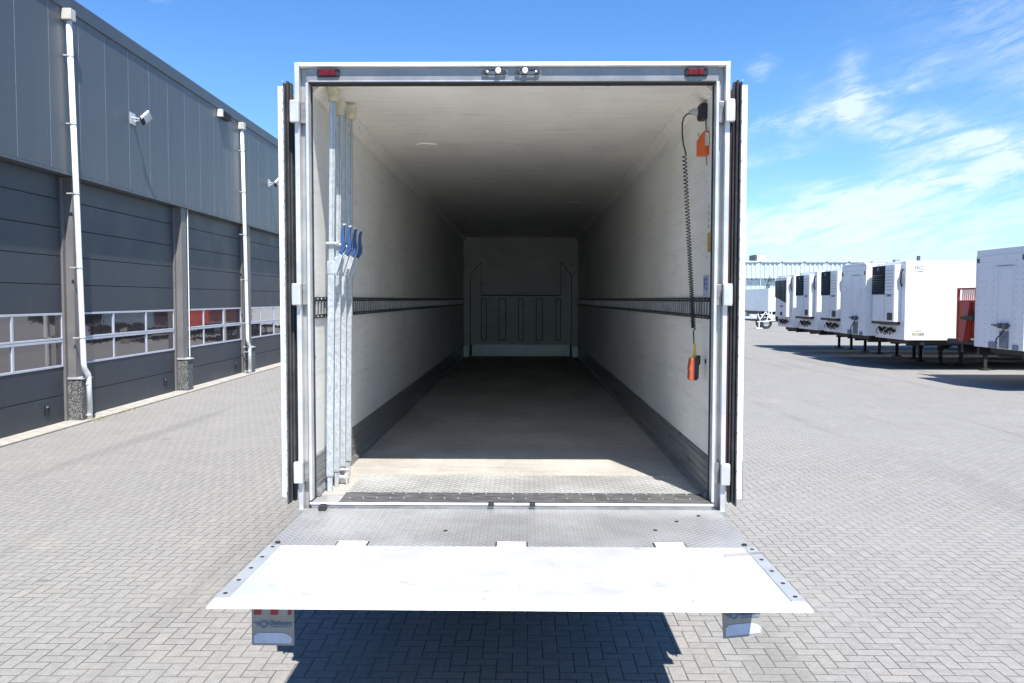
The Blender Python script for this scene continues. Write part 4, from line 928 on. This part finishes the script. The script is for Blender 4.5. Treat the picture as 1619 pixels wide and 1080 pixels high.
# ---------------------------------------------------------------- coiled cable with hand control on the right wall
rc = tag(empty('lift_remote', (1.14, 0.26, 2.05)), 'orange and black hand control hanging on a coiled black cable', 'remote control')
o = Vector((1.14, 0.26, 2.05))
def RB(mb, name, m, par=rc, **k): mb.v = [tuple(Vector(v) - o) for v in mb.v]; return mb.build(name, m, par, **k)
pl = MB().tube([(1.175, 0.35, 3.672), (1.145, 0.35, 3.672), (1.143, 0.35, 3.670), (1.125, 0.35, 3.665)], [0.024, 0.022, 0.018, 0.016], 12)
RB(pl, 'plug', M['plastic_l'])
top = Vector((1.095, 0.35, 3.40)); bot = Vector((1.150, 0.27, 2.30))
cb = MB(); cb.tube([(1.128, 0.35, 3.665), (1.108, 0.35, 3.658), (1.088, 0.35, 3.635), (1.080, 0.35, 3.60), (1.080, 0.35, 3.54), (1.088, 0.35, 3.47), (1.100, 0.35, 3.425), tuple(top + Vector((0.012, 0, 0)))], 0.0048, 8)
pts = []; turns = 62; spt = 12
for i in range(turns*spt + 1):
    f = i/(turns*spt); g_ = 1 - (1 - f)**1.0
    # turns bunch up towards the bottom as on a sagging coil: wide at the top, tight below
    h = f + 0.42*f*(1 - f); p = top.lerp(bot, h); a = 2*math.pi*i/spt
    pts.append(p + Vector((0.0125*math.cos(a), 0.0125*math.sin(a), 0)))
cb.tube(pts, 0.0036, 5); cb.tube([pts[-1], bot + Vector((0, 0, -0.02)), bot + Vector((0.004, -0.003, -0.10)), (1.158, 0.262, 2.185)], 0.0042, 8)
RB(cb, 'cable', M['cable'])
sr = MB(); z = 2.20
for i in range(9): sr.tube([(1.158, 0.262, z - i*0.0085), (1.158, 0.262, z - i*0.0085 - 0.005)], 0.0085 + i*0.0006, 10)
sr.tube([(1.158, 0.262, 2.205), (1.158, 0.262, 2.12)], 0.006, 8).tube([(1.158, 0.262, 2.125), (1.158, 0.262, 2.112)], 0.013, 12)
RB(sr, 'strain_relief', M['yellow'])
bd = MB().prism([(1.128, 2.112), (1.156, 2.118), (1.154, 1.985), (1.145, 1.97), (1.123, 1.97), (1.119, 1.985), (1.122, 2.03), (1.118, 2.045), (1.124, 2.07)], 'y', 0.225, 0.30)
RB(bd, 'handset', M['remote'], bev=0.004)
bk_ = MB().prism([(1.157, 2.118), (1.178, 2.120), (1.182, 2.08), (1.178, 1.985), (1.168, 1.972), (1.155, 1.972)], 'y', 0.228, 0.297).box(1.175, 1.192, 0.24, 0.285, 2.07, 2.128)
RB(bk_, 'handset_back', M['black'], bev=0.003)

# orange holder on the right wall
oh = tag(empty('emergency_hammer_holder', (1.213, 0.29, 3.46)), 'orange plastic holder fixed on the right wall below the socket', 'holder')
MB().prism([(-0.05, -0.075), (0.045, -0.075), (0.045, 0.02), (-0.01, 0.065), (-0.045, 0.075)], 'x', -0.035, 0.012).build('cover', M['orange'], oh, 0.006)
q = oh.children[0]; q.rotation_euler = (0, 0, R(25))
MB().prism([(-0.062, -0.02), (-0.05, -0.02), (-0.05, 0.06), (-0.062, 0.06)], 'x', -0.012, 0.013).build('handle_end', M['cream'], oh)
MB().tube([(-0.035, 0.05, 0.075), (-0.025, 0.01, 0.02)], 0.0025, 6).tube([(0.0, -0.03, -0.075), (0.004, -0.05, -0.14)], 0.0025, 6).build('cord', M['cable'], oh)
